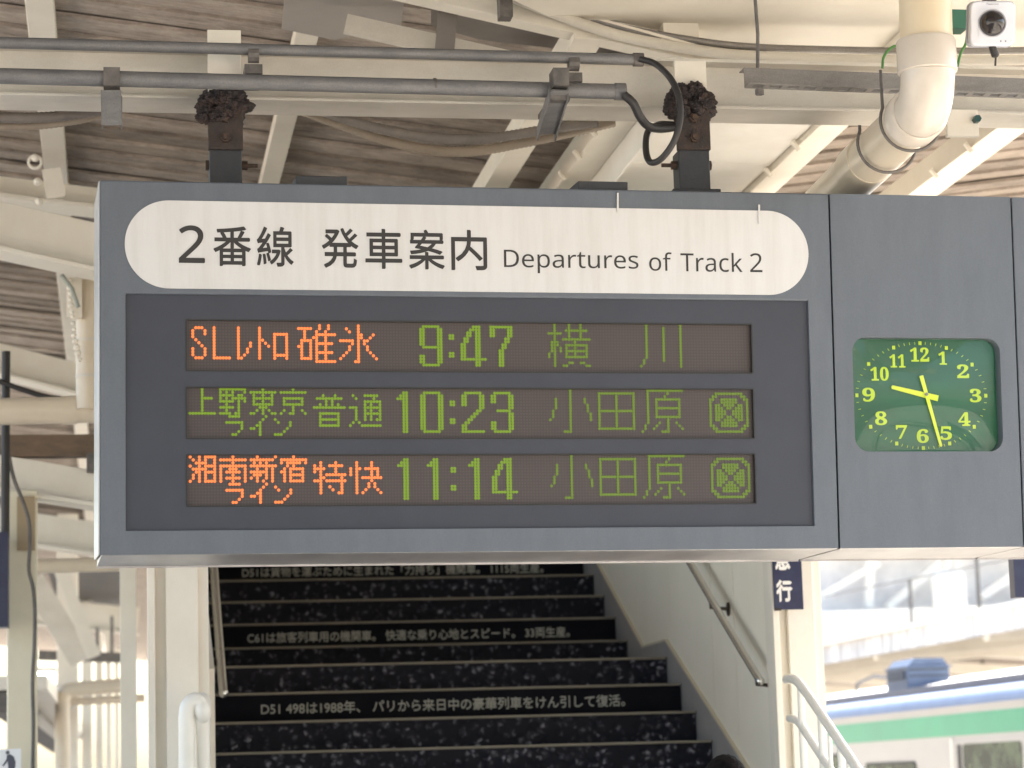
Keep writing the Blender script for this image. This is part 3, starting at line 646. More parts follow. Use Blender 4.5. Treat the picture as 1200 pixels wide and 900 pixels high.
def bracket(px, top, bot, lab, skew):
    p0 = atY(px, top, 8.27); p1 = atY(px-skew*.8, bot, 8.27)
    t = empty('conduit_bracket', p0, lab, 'bracket', 'channel brackets clamping the lower conduit')
    wd = .062
    q0 = atY(px, 100, 8.30); bm = bmesh.new(); box(bm, q0+V(-.027, -.036, -.01), q0+V(.027, .05, .052)); o = new_obj('clamp', bm, galv_dark, None, True); rel(o, t)
    bm = bmesh.new(); a = atY(px-1, 108, 8.30); b = atY(px-skew, bot, 8.30+(.0 if skew < 3 else .25))
    d = b-a; s_ = V(1, 0, 0); u_ = V(0, 1, 0)
    for sx in (-1, 1): bar(bm, a+s_*sx*wd/2, b+s_*sx*wd/2, .005, .05, u_)
    bar(bm, a+u_*-.022, b+u_*-.022, .006, wd, V(1, 0, 0)); o = new_obj('channel', bm, galv); rel(o, t)
    bm = bmesh.new(); box(bm, q0+V(-.034, .0, -.05), q0+V(.034, .26, -.035)); o = new_obj('foot', bm, galv_dark); rel(o, t)
bracket(131, 73, 149, 'short grey channel bracket on the lower conduit near the left edge', 0)
bracket(656, 90, 158, 'slanting grey channel bracket on the lower conduit beside the conduit ends', 16)
def thing_tube(name, lab, cat, pts, r, m, seg=10, ripple=0, group=None):
    o = tb(name, pts, r, m, None, seg, ripple); return tag(o, lab, cat, group)
YK = 8.33
thing_tube('cable', 'black cable looping from the upper conduit end round to the right hanger', 'cable',
           spline([atY(x, y, Y) for x, y, Y in ((750, 69, 8.39), (768, 75, 8.36), (785, 91, 8.32), (795, 112, 8.29), (797, 138, 8.28), (790, 165, 8.29), (775, 186, 8.33), (762, 190, 8.37), (757, 176, 8.42), (759, 155, 8.48), (772, 146, 8.52), (790, 146, 8.54))], 8), .0115, black_m)
thing_tube('cable', 'thick black cable dropping from the lower conduit end into the tar wrapping', 'cable',
           spline([atY(x, y, Y) for x, y, Y in ((731, 111, 8.33), (742, 121, 8.33), (750, 137, 8.36), (760, 148, 8.42), (776, 151, 8.48), (795, 148, 8.54))], 8), .015, black_m)
def flex(lab, pts, r, m):
    p = resample(spline([atY(*q) for q in pts], 16), .0085); return thing_tube('flexible_conduit', lab, 'conduit', p, r, m, 10, .07)
flex('dark ribbed flexible conduit sagging behind the girder, upper of the pair', ((372, 128, 8.95), (430, 147, 8.95), (500, 161, 8.95), (570, 162, 8.95), (640, 152, 8.95), (700, 143, 8.95)), .0185, flex_m)
flex('beige ribbed flexible conduit sagging lowest behind the girder', ((350, 128, 9.05), (400, 146, 9.05), (470, 169, 9.05), (540, 178, 9.05), (620, 166, 9.05), (720, 143, 9.05)), .0185, flex_b)
flex('dark ribbed flexible conduit under the girder at the left edge', ((-40, 137, 8.95), (30, 138, 8.95), (80, 135, 8.95), (130, 127, 8.95)), .0185, flex_m)
flex('beige ribbed flexible conduit under the girder at the left edge', ((-40, 148, 9.02), (30, 148, 9.02), (90, 141, 9.02), (150, 127, 9.02)), .015, flex_b)

# slotted channel with hanging rod
YS = 8.38
a = atY(872, 91, YS); b = atY(1260, 106, YS+.06)
ch = empty('slotted_channel', a, 'dull grey slotted steel channel hung behind the white elbow pipe', 'channel')
bm = bmesh.new(); bar(bm, a, b, .004, .070); bar(bm, a+V(0, .03, .035), b+V(0, .03, .035), .06, .004)
d = (b-a); L = d.length; dn = d.normalized(); lowz = V(0, 0, -.036)
bar(bm, a+lowz+V(0, -.006, 0), b+lowz+V(0, -.006, 0), .012, .004)
bar(bm, a+lowz+V(0, -.056, 0), b+lowz+V(0, -.056, 0), .014, .004)
k = 0
while k*.062 < L-.04:
    p = a+dn*(k*.062)+lowz+V(0, -.030, 0); bar(bm, p, p+dn*.022, .037, .004); k += 1
o = new_obj('channel', bm, chan_m); rel(o, ch)
thing_tube('hanging_rod', 'thin dark threaded rod holding the left end of the slotted channel', 'rod', [atY(884, -14, YS+.03), atY(888, 40, YS+.03), atY(888, 104, YS+.03)], .0065, galv_dark, 8)
bm = bmesh.new(); p = atY(890, 105, YS-.03); tube(bm, [p, p+V(0, 0, -.018)], .016, 6); o = new_obj('rod_nut', bm, galv_dark); rel(o, ch)

# white drain pipe with elbow
YP = 7.72
t = empty('drain_pipe', atY(1085, 60, YP), 'fat off-white drain pipe with an elbow, running down and back past the slotted channel', 'pipe')
pc0 = atY(1083, -40, YP); pc1 = atY(1087, 88, YP); rad = 34*YP/3000
bend = pc1+V(0, .0, 0); hdir = (atZ(958, 240, pc1.z-.17)-atZ(1085, 118, pc1.z-.17)); hdir.z = 0; hdir.normalize()
o = tb('upright_pipe', [pc0, pc1+V(0, 0, .02)], rad*.97, mat('yellowish_pvc', (.66, .56, .40), .35, 0, (.62, .51, .35), (6, 6, 6), .4, .8), seg=40); rel(o, t)
c = pc1+V(0, 0, .01); RB = rad*1.18; ctr = c+hdir*RB; arc = []
for k in range(13):
    a_ = PI/2*k/12; arc.append(ctr-hdir*RB*math.cos(a_)-V(0, 0, 1)*RB*math.sin(a_))
o = tb('elbow', arc, rad*1.0, pvc_white, seg=40); rel(o, t)
o = tb('socket', [c+V(0, 0, .105), c+V(0, 0, .10), c+V(0, 0, 0.0), c+V(0, 0, -.004)], [rad*1.07, rad*1.1, rad*1.1, rad*1.03], pvc_white, seg=40); rel(o, t)
e0 = arc[-1]
o = tb('socket', [e0-hdir*.0, e0+hdir*.01, e0+hdir*.10], [rad*1.03, rad*1.1, rad*1.1], pvc_white, seg=40); rel(o, t)
o = tb('cross_pipe', [e0+hdir*.05, e0+hdir*2.7+V(0, 0, -.02)], rad*.98, pvc, seg=40); rel(o, t)
o = tb('socket', [e0+hdir*.62, e0+hdir*.80], rad*1.04, pvc, seg=40); rel(o, t)
def strap(dst, lab, up):
    c_ = e0+hdir*dst; s_ = hdir.cross(V(0, 0, 1)); pts = []
    for k in range(0, 23):
        a_ = math.radians(-25+210*k/22+180); pts.append(c_+s_*math.cos(a_)*(rad*1.17)+V(0, 0, 1)*math.sin(a_)*(rad*1.17))
    pts = [pts[0]+V(0, 0, up)]+pts+[pts[-1]+V(0, 0, .10)]
    thing_tube('pipe_strap', lab, 'strap', pts, .0055, galv_dark, 8)
strap(.12, 'grey wire strap round the drain pipe just behind its elbow', .13); strap(.42, 'grey wire strap round the drain pipe farther back, above the board', .02)
for lab, pts in (('short green cable arching beside the left of the drain pipe socket', ((1034, 80), (1036, 66), (1046, 55), (1062, 52))), ('short green cable hanging right of the drain pipe socket', ((1122, 78), (1126, 62), (1132, 50), (1134, 30)))):
    thing_tube('green_cable', lab, 'cable', spline([atY(x, y, 8.5) for x, y in pts], 6), .005, green_cable, 8)
bx('green_box', *(lambda p: (p+V(-.04, 0, -.035), p+V(.03, .08, .035)))(atY(1124, 22, 8.6)), mat('green_plastic', (.03, .12, .08), .5)); tag(bpy.data.objects['green_box'], 'small green junction box behind the white security camera', 'junction box')

# security camera
pc = atY(1162, 28, 7.75); Rz = Euler((math.radians(13), math.radians(3.0), math.radians(-13)))
scm = empty('security_camera', pc, 'white box security camera with a smoked dome at the top right', 'camera', rot=Rz)
s = 7.75/3000
bm = bmesh.new(); prism(bm, rrect(-28*s, -28*s, 28*s, 28*s, 8*s, 6), lambda u, v, q: (u, (-.035, .035)[q], v)); o = new_obj('shell', bm, cam_w, scm, True); bevel(o, .006, 3)
bm = bmesh.new(); prism(bm, rrect(-30*s, -29*s, 29*s, 29*s, 8*s, 6), lambda u, v, q: (u, (.036, .055)[q], v)); new_obj('back_shell', bm, mat('grey_camera_back', (.4, .4, .44), .5), scm, True)
bm = bmesh.new(); prism(bm, rrect(-17*s, -19*s, 16*s, 18*s, 2*s, 4), lambda u, v, q: (u, (-.0375, -.034)[q], v)); new_obj('lens_plate', bm, cam_w, scm)
bm = bmesh.new(); bmesh.ops.create_uvsphere(bm, u_segments=32, v_segments=20, radius=16.5*s); bmesh.ops.translate(bm, vec=(-.5*s, -.030, 0), verts=bm.verts); new_obj('dome', bm, dome_m, scm, True)
bm = bmesh.new(); pts = [(-.5*s+17.2*s*math.cos(a*PI/16), -.038, 17.2*s*math.sin(a*PI/16)) for a in range(33)]; tube(bm, pts, .0016, 6, cap=False); new_obj('dome_ring', bm, mat('camera_ring', (.5, .5, .55), .3), scm, True)
text('maker_mark', 'Panasonic', cam_g, scm, (-8*s, 7*s, 23*s, 25.3*s), -.0352, .0004, 0)
for x in (10.5, 16.5): bx('indicator', ((x-.8)*s, -.0362, -23.5*s), ((x+.8)*s, -.0352, -21.5*s), cam_g, scm)
bx('mount', (-.02, .055, .0), (.02, .12, .25), galv_dark, scm)
tb('cable', [( .004, .02, -27*s), (.010, .02, -33*s), (.017, .02, -40*s), (.018, .02, -42*s)], [.011, .013, .013, .006], black_m, scm); tb('cable', [(.018, .02, -41*s), (.018, .03, -52*s)], .0035, black_m, scm, 8)

# ------------------------------------------------------------------ staircase
X0, X1 = .44, 2.975; YN, ZN, T, LD, RH = 12.765, 1.787, .335, .743, .157
stair = empty('staircase', ((X0+X1)/2, YN, 0), 'black staircase with printed coal pattern risers rising behind the board', 'staircase'); stair.location = (0, 0, 0)
def nY(k): return YN+T*k+(LD if k >= 4 else 0)
def nZ(k): return ZN+RH*k
for k in range(-11, 16):
    y, z = nY(k), nZ(k); yn = nY(k+1)
    zb0 = z-RH if k > -11 else 0
    ri = bx('riser', (X0, y+.012, zb0+.001), (X1, y+.03, z-.012), riser_plain if k in (2, 5, 8) else riser_m, stair)
    bx('tread', (X0, y+.02, z-.030), (X1, yn+.012, z-.003), tread_m, stair)
    bx('nosing', (X0, y-.004, z-.0125), (X1+.002, y+.045, z+.001), nose_m, stair, .002)
    if k in (2, 5, 8):
        s, pa, pb, py = {2: ('D51 498は1988年、 パリから来日中の豪華列車をけん引して復活。', 306, 733, 826), 5: ('C61は旅客列車用の機関車。 快適な乗り心地とスピード。 33両生産。', 290, 668, 743), 8: ('D51は貨物を運ぶために生まれた「力持ち」機関車。 1115両生産。', 284, 637, 669)}[k]
        a = atY(pa, py, y); b = atY(pb, py, y); zc = z-RH*.53
        text('lettering', s, mat('pale_print', (.36, .36, .32), .6), ri, (a.x, b.x, zc-.031, zc+.031), y+.0115, .0006, .0015)
# solid stringer below the treads
bm = bmesh.new(); pts = [(nY(-11)+.04, 0)]+[(nY(-11)+.04, nZ(-11)-.04)]
for k in range(-11, 15): pts += [(nY(k+1)+.04, nZ(k)-.04), (nY(k+1)+.04, nZ(k+1)-.04)]
pts += [(nY(15)+2, nZ(15)-.04), (nY(15)+2, 0)]
prism(bm, pts, lambda u, v, s: ((X0+.01, X1-.01)[s], u, v)); new_obj('flight', bm, concrete, stair)
# skirting on the right wall
def wz(y, off):  # height of the pitch line
    return ZN+(y-YN)*RH/T+off
sp = [atX(869, 888, 2.985), atX(781, 750, 2.985), atX(754, 758, 2.985), atX(700, 659, 2.985)]
A0, A1, A2, A3 = [(p.y, p.z) for p in sp]
def ext(a, b, y): t = (y-a[0])/(b[0]-a[0]); return (y, a[1]+(b[1]-a[1])*t)
poly = [ext(A0, A1, 9.2), A1, A2, ext(A2, A3, 19), (19, ext(A2, A3, 19)[1]-1.2), (9.2, ext(A0, A1, 9.2)[1]-1.2)]
bm = bmesh.new(); prism(bm, poly, lambda u, v, s: ((2.979, 2.992)[s], u, v)); new_obj('skirting_board', bm, grey_skirt, stair)
bm = bmesh.new()
for a_, b_ in ((ext(A0, A1, 9.2), A1), (A1, A2), (A2, ext(A2, A3, 19))): bar(bm, (2.984, *a_), (2.984, *b_), .018, .012)
new_obj('skirting_cap', bm, mat('beige_cap', (.55, .49, .37), .5), stair)
wall_paint = mat('stairwell_paint', (.84, .79, .67), .5, 0, (.78, .73, .61), (2, 2, 1.5), .4, .8, fine=.06)
# stair walls
wall = empty('stair_wall', (3.0, 12, 0), 'cream panelled wall on the right side of the dark stairs', 'wall'); 
seams = [11.45, 12.26, 12.75, 13.74, 14.6, 15.5, 16.4, 17.4, 19]
for a_, b_ in zip(seams, seams[1:]):
    o = bx('wall_panel', (2.993+R.uniform(0, .001), a_+.005, 0), (3.02, b_-.005, 4.16), wall_paint); rel(o, wall)
o = bx('wall_core', (3.0205, 11.45, 0), (3.16, 19, 4.15), cream); rel(o, wall)
wall2 = empty('stair_wall', (.40, 12, 0), 'cream parapet left of the dark stairs, mostly hidden and kept low to admit daylight', 'wall')  # hidden left wall, shaped low so daylight reaches the stairwell
def lowwall(nm, x0, x1, up, m):
    bm = bmesh.new(); prism(bm, [(11.5, 0), (19, 0), (19, nZ(12)+up), (nY(4), nZ(3)+up+.06), (nY(3)+.3, nZ(3)+up), (11.5, nZ(-4)+up)], lambda u, v, q: ((x0, x1)[q], u, v)); return rel(new_obj(nm, bm, m), wall2)
lowwall('wall_face', .405, .432, .98, cream); lowwall('wall_core', .30, .4045, .97, cream); lowwall('coping', .29, .44, 1.0, white_paint) if 0 else None
wb = structure(bx('stair_head_wall', (.3, 20.2, 0), (3.2, 20.3, 4.9), cream))
# handrails
def handrail(lab, X, pts, r, wallx, brk):
    P = [atX(px, py, X) for px, py in pts]; t = empty('handrail', P[0], lab, 'handrail', 'stainless handrails of the dark stairs')
    o = tb('rail', spline(P, 4), r, steel, seg=16); rel(o, t)
    bm = bmesh.new(); bmesh.ops.create_uvsphere(bm, u_segments=12, v_segments=8, radius=r*1.1); bmesh.ops.translate(bm, vec=P[0], verts=bm.verts); o = new_obj('end_knob', bm, steel, None, True); rel(o, t)
    for px, py in brk:
        p = atX(px, py, X); bm = bmesh.new(); tube(bm, [p, p+V(0, 0, -.05), V(wallx, p.y, p.z-.06)], .009, 8); tube(bm, [V(wallx, p.y, p.z-.06), V(wallx-.006*(1 if wallx > X else -1), p.y, p.z-.06)], .035, 16); o = new_obj('bracket', bm, mat('dark_bracket', (.08, .06, .045), .5, .5), None, True); rel(o, t)
handrail('shiny stainless handrail on the cream wall right of the dark stairs', 2.90, ((891, 798), (886, 790), (845, 722), (806, 655), (770, 597)), .0185, 2.993, ((886, 789), (832, 700)))
handrail('shiny stainless handrail at the left edge of the dark stairs', .50, ((262, 812), (260, 790), (254, 712), (250, 655), (246, 600)), .0215, .434, ((258, 760),))

# ------------------------------------------------------------------ columns
def column(px0, px1, py, Y, lab, grp=None, profile='channel', dep=.20, top=4.02, m=cream):
    a = atY(px0, py, Y).x; b = atY(px1, py, Y).x; wd = b-a
    t = empty('column', ((a+b)/2, Y, 0), lab, 'column', grp)
    if profile == 'channel':
        bx('front_plate', (-wd/2, 0, 0), (wd/2, .012, top), m, t, .003)
        bx('web', (-wd/2+wd*.30, -.035, 0), (-wd/2+wd*.82, -.0005, top), m, t, .004)
        bx('flange', (-wd/2, -.05, 0), (-wd/2+wd*.12, -.0005, top), m, t, .004)
        bx('core', (-wd/2+.01, .0125, 0), (wd/2-.002, dep, top), m, t, .004)
    elif profile == 'h':
        bx('flange', (-wd/2, 0, 0), (wd/2, .014, top), m, t, .003); bx('flange', (-wd/2, dep-.014, 0), (wd/2, dep, top), m, t, .003); bx('web', (-.006, .0145, 0), (.006, dep-.0145, top), m, t)
    else:
        bx('shaft', (-wd/2, 0, 0), (wd/2, dep, top), m, t, .01); bx('base', (-wd/2-.04, -.04, 0), (wd/2+.04, dep+.04, .12), m, t, .005)
    bx('foot_plate', (-wd/2-.05, -.075, .001), (wd/2+.05, dep+.03, .02), m, t)
    return t
hb = br('header_beam', (.06, 11.45, 4.085), (3.25, 11.45, 4.085), .24, .12, cream); tag(hb, 'cream header beam across the stair column tops, behind the board', 'beam')
cC = column(173, 245, 780, 11.3, 'wide cream channel column at the left foot of the dark stairs')
cD = column(905, 966, 780, 11.3, 'wide cream channel column at the right foot of the stairs carrying the navy sign', dep=.14)
column(141, 160, 780, 14.5, 'slender cream column just left of the wide left stair column', profile='h', dep=.1, top=4.3)
cA = column(8, 43, 780, 13.4, 'cream column at the left edge holding the dark hanging panel', profile='plain', dep=.16, top=3.17, m=mat('warm_cream_paint', (.70, .65, .50), .45, 0, (.62, .56, .42), (3, 3, 2), .4, .8))
p_ = atY(20, 582, 13.38); q_ = atY(41, 645, 13.38); bx('cap_piece', (p_.x-cA.location.x, -.03, q_.z), (q_.x-cA.location.x, -.001, p_.z), mat('tan_steel', (.34, .26, .16), .6), cA)
# navy vertical sign on the right column
p0 = atY(907, 650, 11.2); p1 = atY(944, 713.5, 11.2)
ns = empty('station_sign', ((p0.x+p1.x)/2, 11.24, p1.z), 'navy enamel vertical sign with white kanji on the right stair column', 'sign')
wS = (p1.x-p0.x); hS = .62
bx('plate', (-wS/2, -.01, 0), (wS/2, 0, hS), navy_m, ns, .002)
wl = mat('white_lettering', (.72, .70, .66), .5)
sS = 11.2/3000
text('lettering', '行', wl, ns, (-wS/2+3.5*sS, -wS/2+22*sS, 10.5*sS, 35*sS), -.0105, .0005, .0045)
text('lettering', '急', wl, ns, (-wS/2+3.5*sS, -wS/2+21*sS, 49*sS, 72*sS), -.0105, .0005, .0045)
bx('rust_edge', (-wS/2, -.0115, -.004), (-wS/2+8*sS, -.001, .008), rust_m, ns)
# cream tube railing at the right, coming down towards the viewer
rl = empty('stair_railing', (3.3, 11, 0), 'cream tubular railing slanting down in front of the train at the right', 'railing')
XR = 2.92
def xr_(px, py): return atX(px, py, XR)
for pts, r in ((((922, 796), (932, 797), (945, 812), (975, 856), (1012, 912), (1060, 985)), .0205), (((926, 842), (936, 846), (952, 870), (975, 905), (1010, 962)), .0185)):
    o = tb('rail', spline([xr_(*q) for q in pts], 6), r, rail_m, seg=16); rel(o, rl)
for px, py in ((938, 805), (962, 838), (985, 872)):
    p = xr_(px, py); o = tb('post', [p, V(p.x, p.y, 0)], .016, rail_m, seg=14); rel(o, rl)
for px in (972, 995, 1016):
    p = xr_(px, 862+(px-972)*1.4); o = tb('baluster', [p, V(p.x, p.y, 0.3)], .010, rail_m, seg=10); rel(o, rl)
rl2 = empty('stair_railing', (.25, 10.6, 0), 'cream tubular hoop rail in front of the wide left stair column', 'railing')
P = [atY(x, y, 10.9) for x, y in ((219, 1010), (219, 900), (219, 840), (222, 826), (229, 821), (235, 826), (238, 838))]
P[0].z = 0
P += [V(P[-1].x, P[-1].y+.12, P[-1].z-.1), V(P[-1].x, P[-1].y+.12, 0)]
o = tb('rail', spline(P, 5), .034, rail_m, seg=16); rel(o, rl2)
p = atY(226, 840, 11.0); o = tb('post', [p, V(p.x, p.y, 0)], .018, rail_m, seg=12); rel(o, rl2)

# ------------------------------------------------------------------ things at the left
bm = bmesh.new(); a = atY(-22, 625, 13.2); b = atY(10, 735, 13.2); box(bm, (a.x, 13.15, b.z), (b.x, 13.3, a.z)); o = new_obj('hanging_sign', bm, navy_m); tag(o, 'dark navy hanging panel at the left edge in front of a cream column', 'sign')
thing_tube('hanging_pipe', 'black vertical pipe dropping to the navy panel at the left edge', 'pipe', [atY(7, 412, 13.2), atY(6, 630, 13.2)], .022, black_m)
thing_tube('cable', 'black cable crossing from the black pipe towards the tan drain pipe', 'cable', spline([atY(x, y, 13.15) for x, y in ((-10, 443), (8, 450), (30, 458), (60, 466), (100, 470))], 5), .014, black_m)
thing_tube('cable', 'dark cable curving down the left cream column', 'cable', spline([atY(x, y, 13.2) for x, y in ((10, 530), (16, 560), (27, 588), (34, 612), (35, 640), (34, 668), (39, 690), (41, 720), (40, 760), (38, 800), (39, 850), (38, 910))], 5), .010, galv_dark)
o = thing_tube('pipe_run', 'tan horizontal drain pipe crossing left of the board', 'pipe', [atY(-30, 483, 12.6), atY(150, 479, 12.6)], .066, pvc, 24)
tb('coupling', [atY(72, 481, 12.6), atY(90, 480.5, 12.6)], .071, pvc, o, 24)
o = thing_tube('downpipe', 'tan vertical drain pipe dropping beside the left end of the board', 'pipe', [atY(104, 330, 12.55), atY(104, 480, 12.55)], .062, pvc, 24)
tb('joint', [atY(104, 398, 12.55), atY(104, 401, 12.55)], .066, cream_dirty, o, 24); tb('joint', [atY(104, 440, 12.55), atY(104, 443, 12.55)], .066, cream_dirty, o, 24)
g = empty('beam_connector', atY(95, 340, 12.4), 'white flaky gusset under the big cream beam left of the board', 'bracket')
p = g.location.copy()
for q_, (x0_, x1_, y0_, y1_, yy) in enumerate(((78, 96, 325, 372, 12.45), (94, 116, 325, 362, 12.5))):
    a = atY(x0_, y1_, yy); b = atY(x1_, y0_, yy); o = bx('gusset_plate', a, (b.x, yy+.05, b.z), cream); rel(o, g)
bm = bmesh.new(); 
for q_ in range(14):
    c_ = atY(80+q_*.9+R.uniform(-1.5, 1.5), 330+q_*7, 12.42); bmesh.ops.create_icosphere(bm, subdivisions=1, radius=R.uniform(.012, .022), matrix=Matrix.Translation(c_))
o = new_obj('flaking_edge', bm, cream); rel(o, g)
o = tb('eye_bolt', [atY(72, 322, 12.35), atY(84, 338, 12.35), atY(92, 360, 12.35)], .011, mat('sage_steel', (.25, .27, .24), .5), None, 8); rel(o, g)
o = br('rusty_beam', atY(-30, 524, 13.6), atY(112, 523, 13.6), .10, .115, mat('brown_steel', (.12, .085, .055), .7, 0, (.19, .12, .075), (8, 20, 20), .4, .75, .3, 40)); tag(o, 'rusty brown horizontal beam below the tan drain pipe', 'beam')
o = bx('beam_end', *(lambda p: (p+V(-.02, -.03, -.08), p+V(.03, .03, .02)))(atY(106, 536, 13.5)), galv_dark); tag(o, 'small dark bracket at the end of the rusty brown beam', 'bracket')
o = thing_tube('pipe_run', 'yellowish horizontal pipe below the left corner of the board', 'pipe', [atY(22, 664, 15), atY(150, 661, 15)], .042, pvc, 20)
# bolted plate where the first rafter meets the cross beams
rp = empty('rafter_plate', atY(68, 226, 12.0), 'cream bolted joint plate above the big cream beam at the upper left', 'bracket')
o = br('plate', atY(60, 198, 12.05), atY(66, 232, 12.05), .09, .02, cream, None, (0, 1, 0)); rel(o, rp)
for (x_, y_) in ((41, 185), (44, 213), (46, 236)):
    bm = bmesh.new(); bmesh.ops.create_icosphere(bm, subdivisions=2, radius=.02, matrix=Matrix.Translation(atY(x_, y_, 11.9))); o = new_obj('nut', bm, cream, None, True); rel(o, rp)
for q_, (x_, y_) in enumerate(((41, 190),)):
    bm = bmesh.new(); c_ = atY(x_, y_, 11.9); tube(bm, [c_+V(.03*math.cos(a*PI/8), 0, .03*math.sin(a*PI/8)) for a in range(17)], .008, 6, cap=False); o = new_obj('ring', bm, cream, None, True); rel(o, rp)
# pictogram sign
p = atY(11, 889, 13.0); ps = empty('pictogram_sign', p, 'white pictogram sign with a dark walking figure at the bottom left corner', 'sign')
s = 13/3000
bx('plate', (-26*s, 0, -60*s), (13*s, .01, 11*s), mat('sign_white', (.80, .80, .82), .4), ps)
fg = mat('pictogram_ink', (.07, .07, .10), .5)
bm = bmesh.new()
for (x, z, r) in ((-2, 7, 2.2),): bmesh.ops.create_cone(bm, cap_ends=True, segments=16, radius1=r*s, radius2=r*s, depth=.002, matrix=Matrix.Translation((x*s, -.001, z*s)) @ Matrix.Rotation(PI/2, 4, 'X'))
poly = [(-3, 4), (1, 5), (5, 2), (7, -4), (6, -12), (9, -22), (6, -22), (3, -13), (0, -22), (-4, -22), (-1, -12), (-2, -3), (-6, -8), (-8, -8), (-3, 0)]
prism(bm, [(a*s, b*s) for a, b in poly], lambda u, v, q: (u, (-.002, 0)[q], v)); new_obj('figure', bm, fg, ps)

# ------------------------------------------------------------------ farther along the platform, left
COLX = -.44
far = [(67, 92, 26.0), (96, 108, 33), (112, 121, 38.5), (124, 131, 44), (134, 140, 50)]
for q_, (a_, b_, Y) in enumerate(far):
    column(a_, b_, 860, Y, ['thick cream column behind the bent pipe, nearest of the far platform row', 'second cream column of the far platform row', 'third cream column of the far platform row', 'fourth cream column of the far platform row', 'farthest cream column of the far platform row'][q_], 'cream columns receding along the platform', 'plain', .2, 4.4)
o = thing_tube('bent_pipe', 'yellowish bent drain pipe in front of the far platform columns', 'pipe', spline([atY(x, y, 25) for x, y in ((73, 1000), (73, 900), (73, 830), (76, 813), (88, 808), (150, 803))], 6), .07, pvc, 16)
o = thing_tube('pipe_run', 'thin cream pipe below the bent drain pipe', 'pipe', [atY(80, 822, 25.5), atY(170, 818, 25.5)], .04, pvc, 12)
# far roof boards hide the sky, plus dark sheet, braces and hangers
o = br('dark_duct', atY(45, 768, 28), atY(142, 771, 28), .2, .10, galv_dark); tag(o, 'dark horizontal tray across the far end of the platform roof', 'tray')
o = br('roof_brace', atY(38, 680, 24), atY(96, 775, 24), .2, .22, cream_dirty); tag(o, 'cream diagonal roof brace beyond the left column', 'brace')
o = br('roof_brace', atY(66, 655, 23), atY(110, 770, 23), .12, .12, cream); tag(o, 'thin cream diagonal brace right of the thicker one', 'brace')
o = quad('dark_sheet', [atZ(55, 668, 4.05), atZ(70, 712, 4.05), atZ(150, 722, 4.05), atZ(150, 664, 4.05)], .02, mat('charcoal_sheet', (.045, .04, .038), .6, 0, (.075, .068, .062), (3, 3, 3), .35, .7), None); tag(o, 'dark grey sheet under the roof below the yellowish pipe', 'roof sheet')
for q_, (x_, a_, b_) in enumerate(((114, 735, 768), (96, 740, 775), (131, 722, 768))):
    thing_tube('hanging_rod', ['dark rod holding the middle of the far tray', 'dark rod holding the left part of the far tray', 'dark rod holding the right part of the far tray'][q_], 'rod', [atY(x_, a_, 28), atY(x_, b_, 28)], .018, galv_dark, 8)
# eave edge of the canopy on the left, running away
canR = empty('eave', atY(25, 806, 24), 'pale roof edge with a dark underside slanting down at the lower left', 'roof edge')
p0 = atY(20, 800, 22); p1 = atY(80, 862, 38)
o = br('edge', p0, p1, .5, .12, cream); rel(o, canR); o = br('gutter', p0+V(-.1, 0, -.16), p1+V(-.1, 0, -.16), .25, .16, galv_dark); rel(o, canR)
# glowing boxes drawn at two blown-out white spots
glow_m = mat('glowing_white', (.8, .8, .8), .4, emit=(1, .97, .9), es=3)
for q_, (x_, y_) in enumerate(((50, 792), (62, 811))):
    c_ = atY(x_, y_, 27+q_*4); t = empty('bright_spot', c_, ['bright glowing box under the far roof, larger of two', 'bright glowing box under the far roof, smaller of two'][q_], 'lamp', 'bright glowing boxes under the far roof')
    bx('tube', (-.11, -.1, -.03), (.11, .1, .03), glow_m, t, .02); bx('housing', (-.14, -.14, .031), (.14, .14, .08), white_paint, t, .01)

# ------------------------------------------------------------------ train and far platform, right
XT = 9.4
train = empty('train', (XT+1.4, 30, -1.2), 'silver commuter train with a green stripe and pale blue roof at the far right', 'train'); train.location = (0, 0, 0)
Y0t, Y1t = 18.2, 38.0
bx('body', (XT, Y0t, -.1), (XT+2.8, Y1t, 2.315), train_side, train, .02)
bx('underframe', (XT+.2, Y0t+.5, -.9), (XT+2.6, Y1t-.5, -.105), galv_dark, train)
bx('green_stripe', (XT-.006, Y0t+.02, 1.985), (XT+.0, Y1t-.02, 2.232), train_green, train)
bx('lower_stripe', (XT-.006, Y0t+.02, .55), (XT+.0, Y1t-.02, .80), train_green, train)
bm = bmesh.new(); pts = [(XT+.0, 2.316)]
for k in range(7):
    a_ = PI/2*k/6*.85; pts.append((XT+.0+.24*(1-math.cos(a_)), 2.316+.20*math.sin(a_)))
pts += [(XT+.30, 2.53), (XT+2.50, 2.53), (XT+2.8, 2.316)]
prism(bm, pts, lambda u, v, s: (u, (Y0t, Y1t)[s], v)); new_obj('roof', bm, train_roof, train, True)
bx('roof_rail', (XT+.30, Y0t, 2.50), (XT+.36, Y1t, 2.62), train_roof2, train)
bm = bmesh.new(); prism(bm, [(XT+.37, 2.50), (XT+.37, 2.60), (XT+1.4, 2.80), (XT+2.44, 2.60), (XT+2.44, 2.50)], lambda u, v, s: (u, (Y0t, Y1t)[s], v)); new_obj('roof_top', bm, white_paint, train)
bx('rain_gutter', (XT-.018, Y0t, 2.29), (XT+.0, Y1t, 2.318), train_side, train)
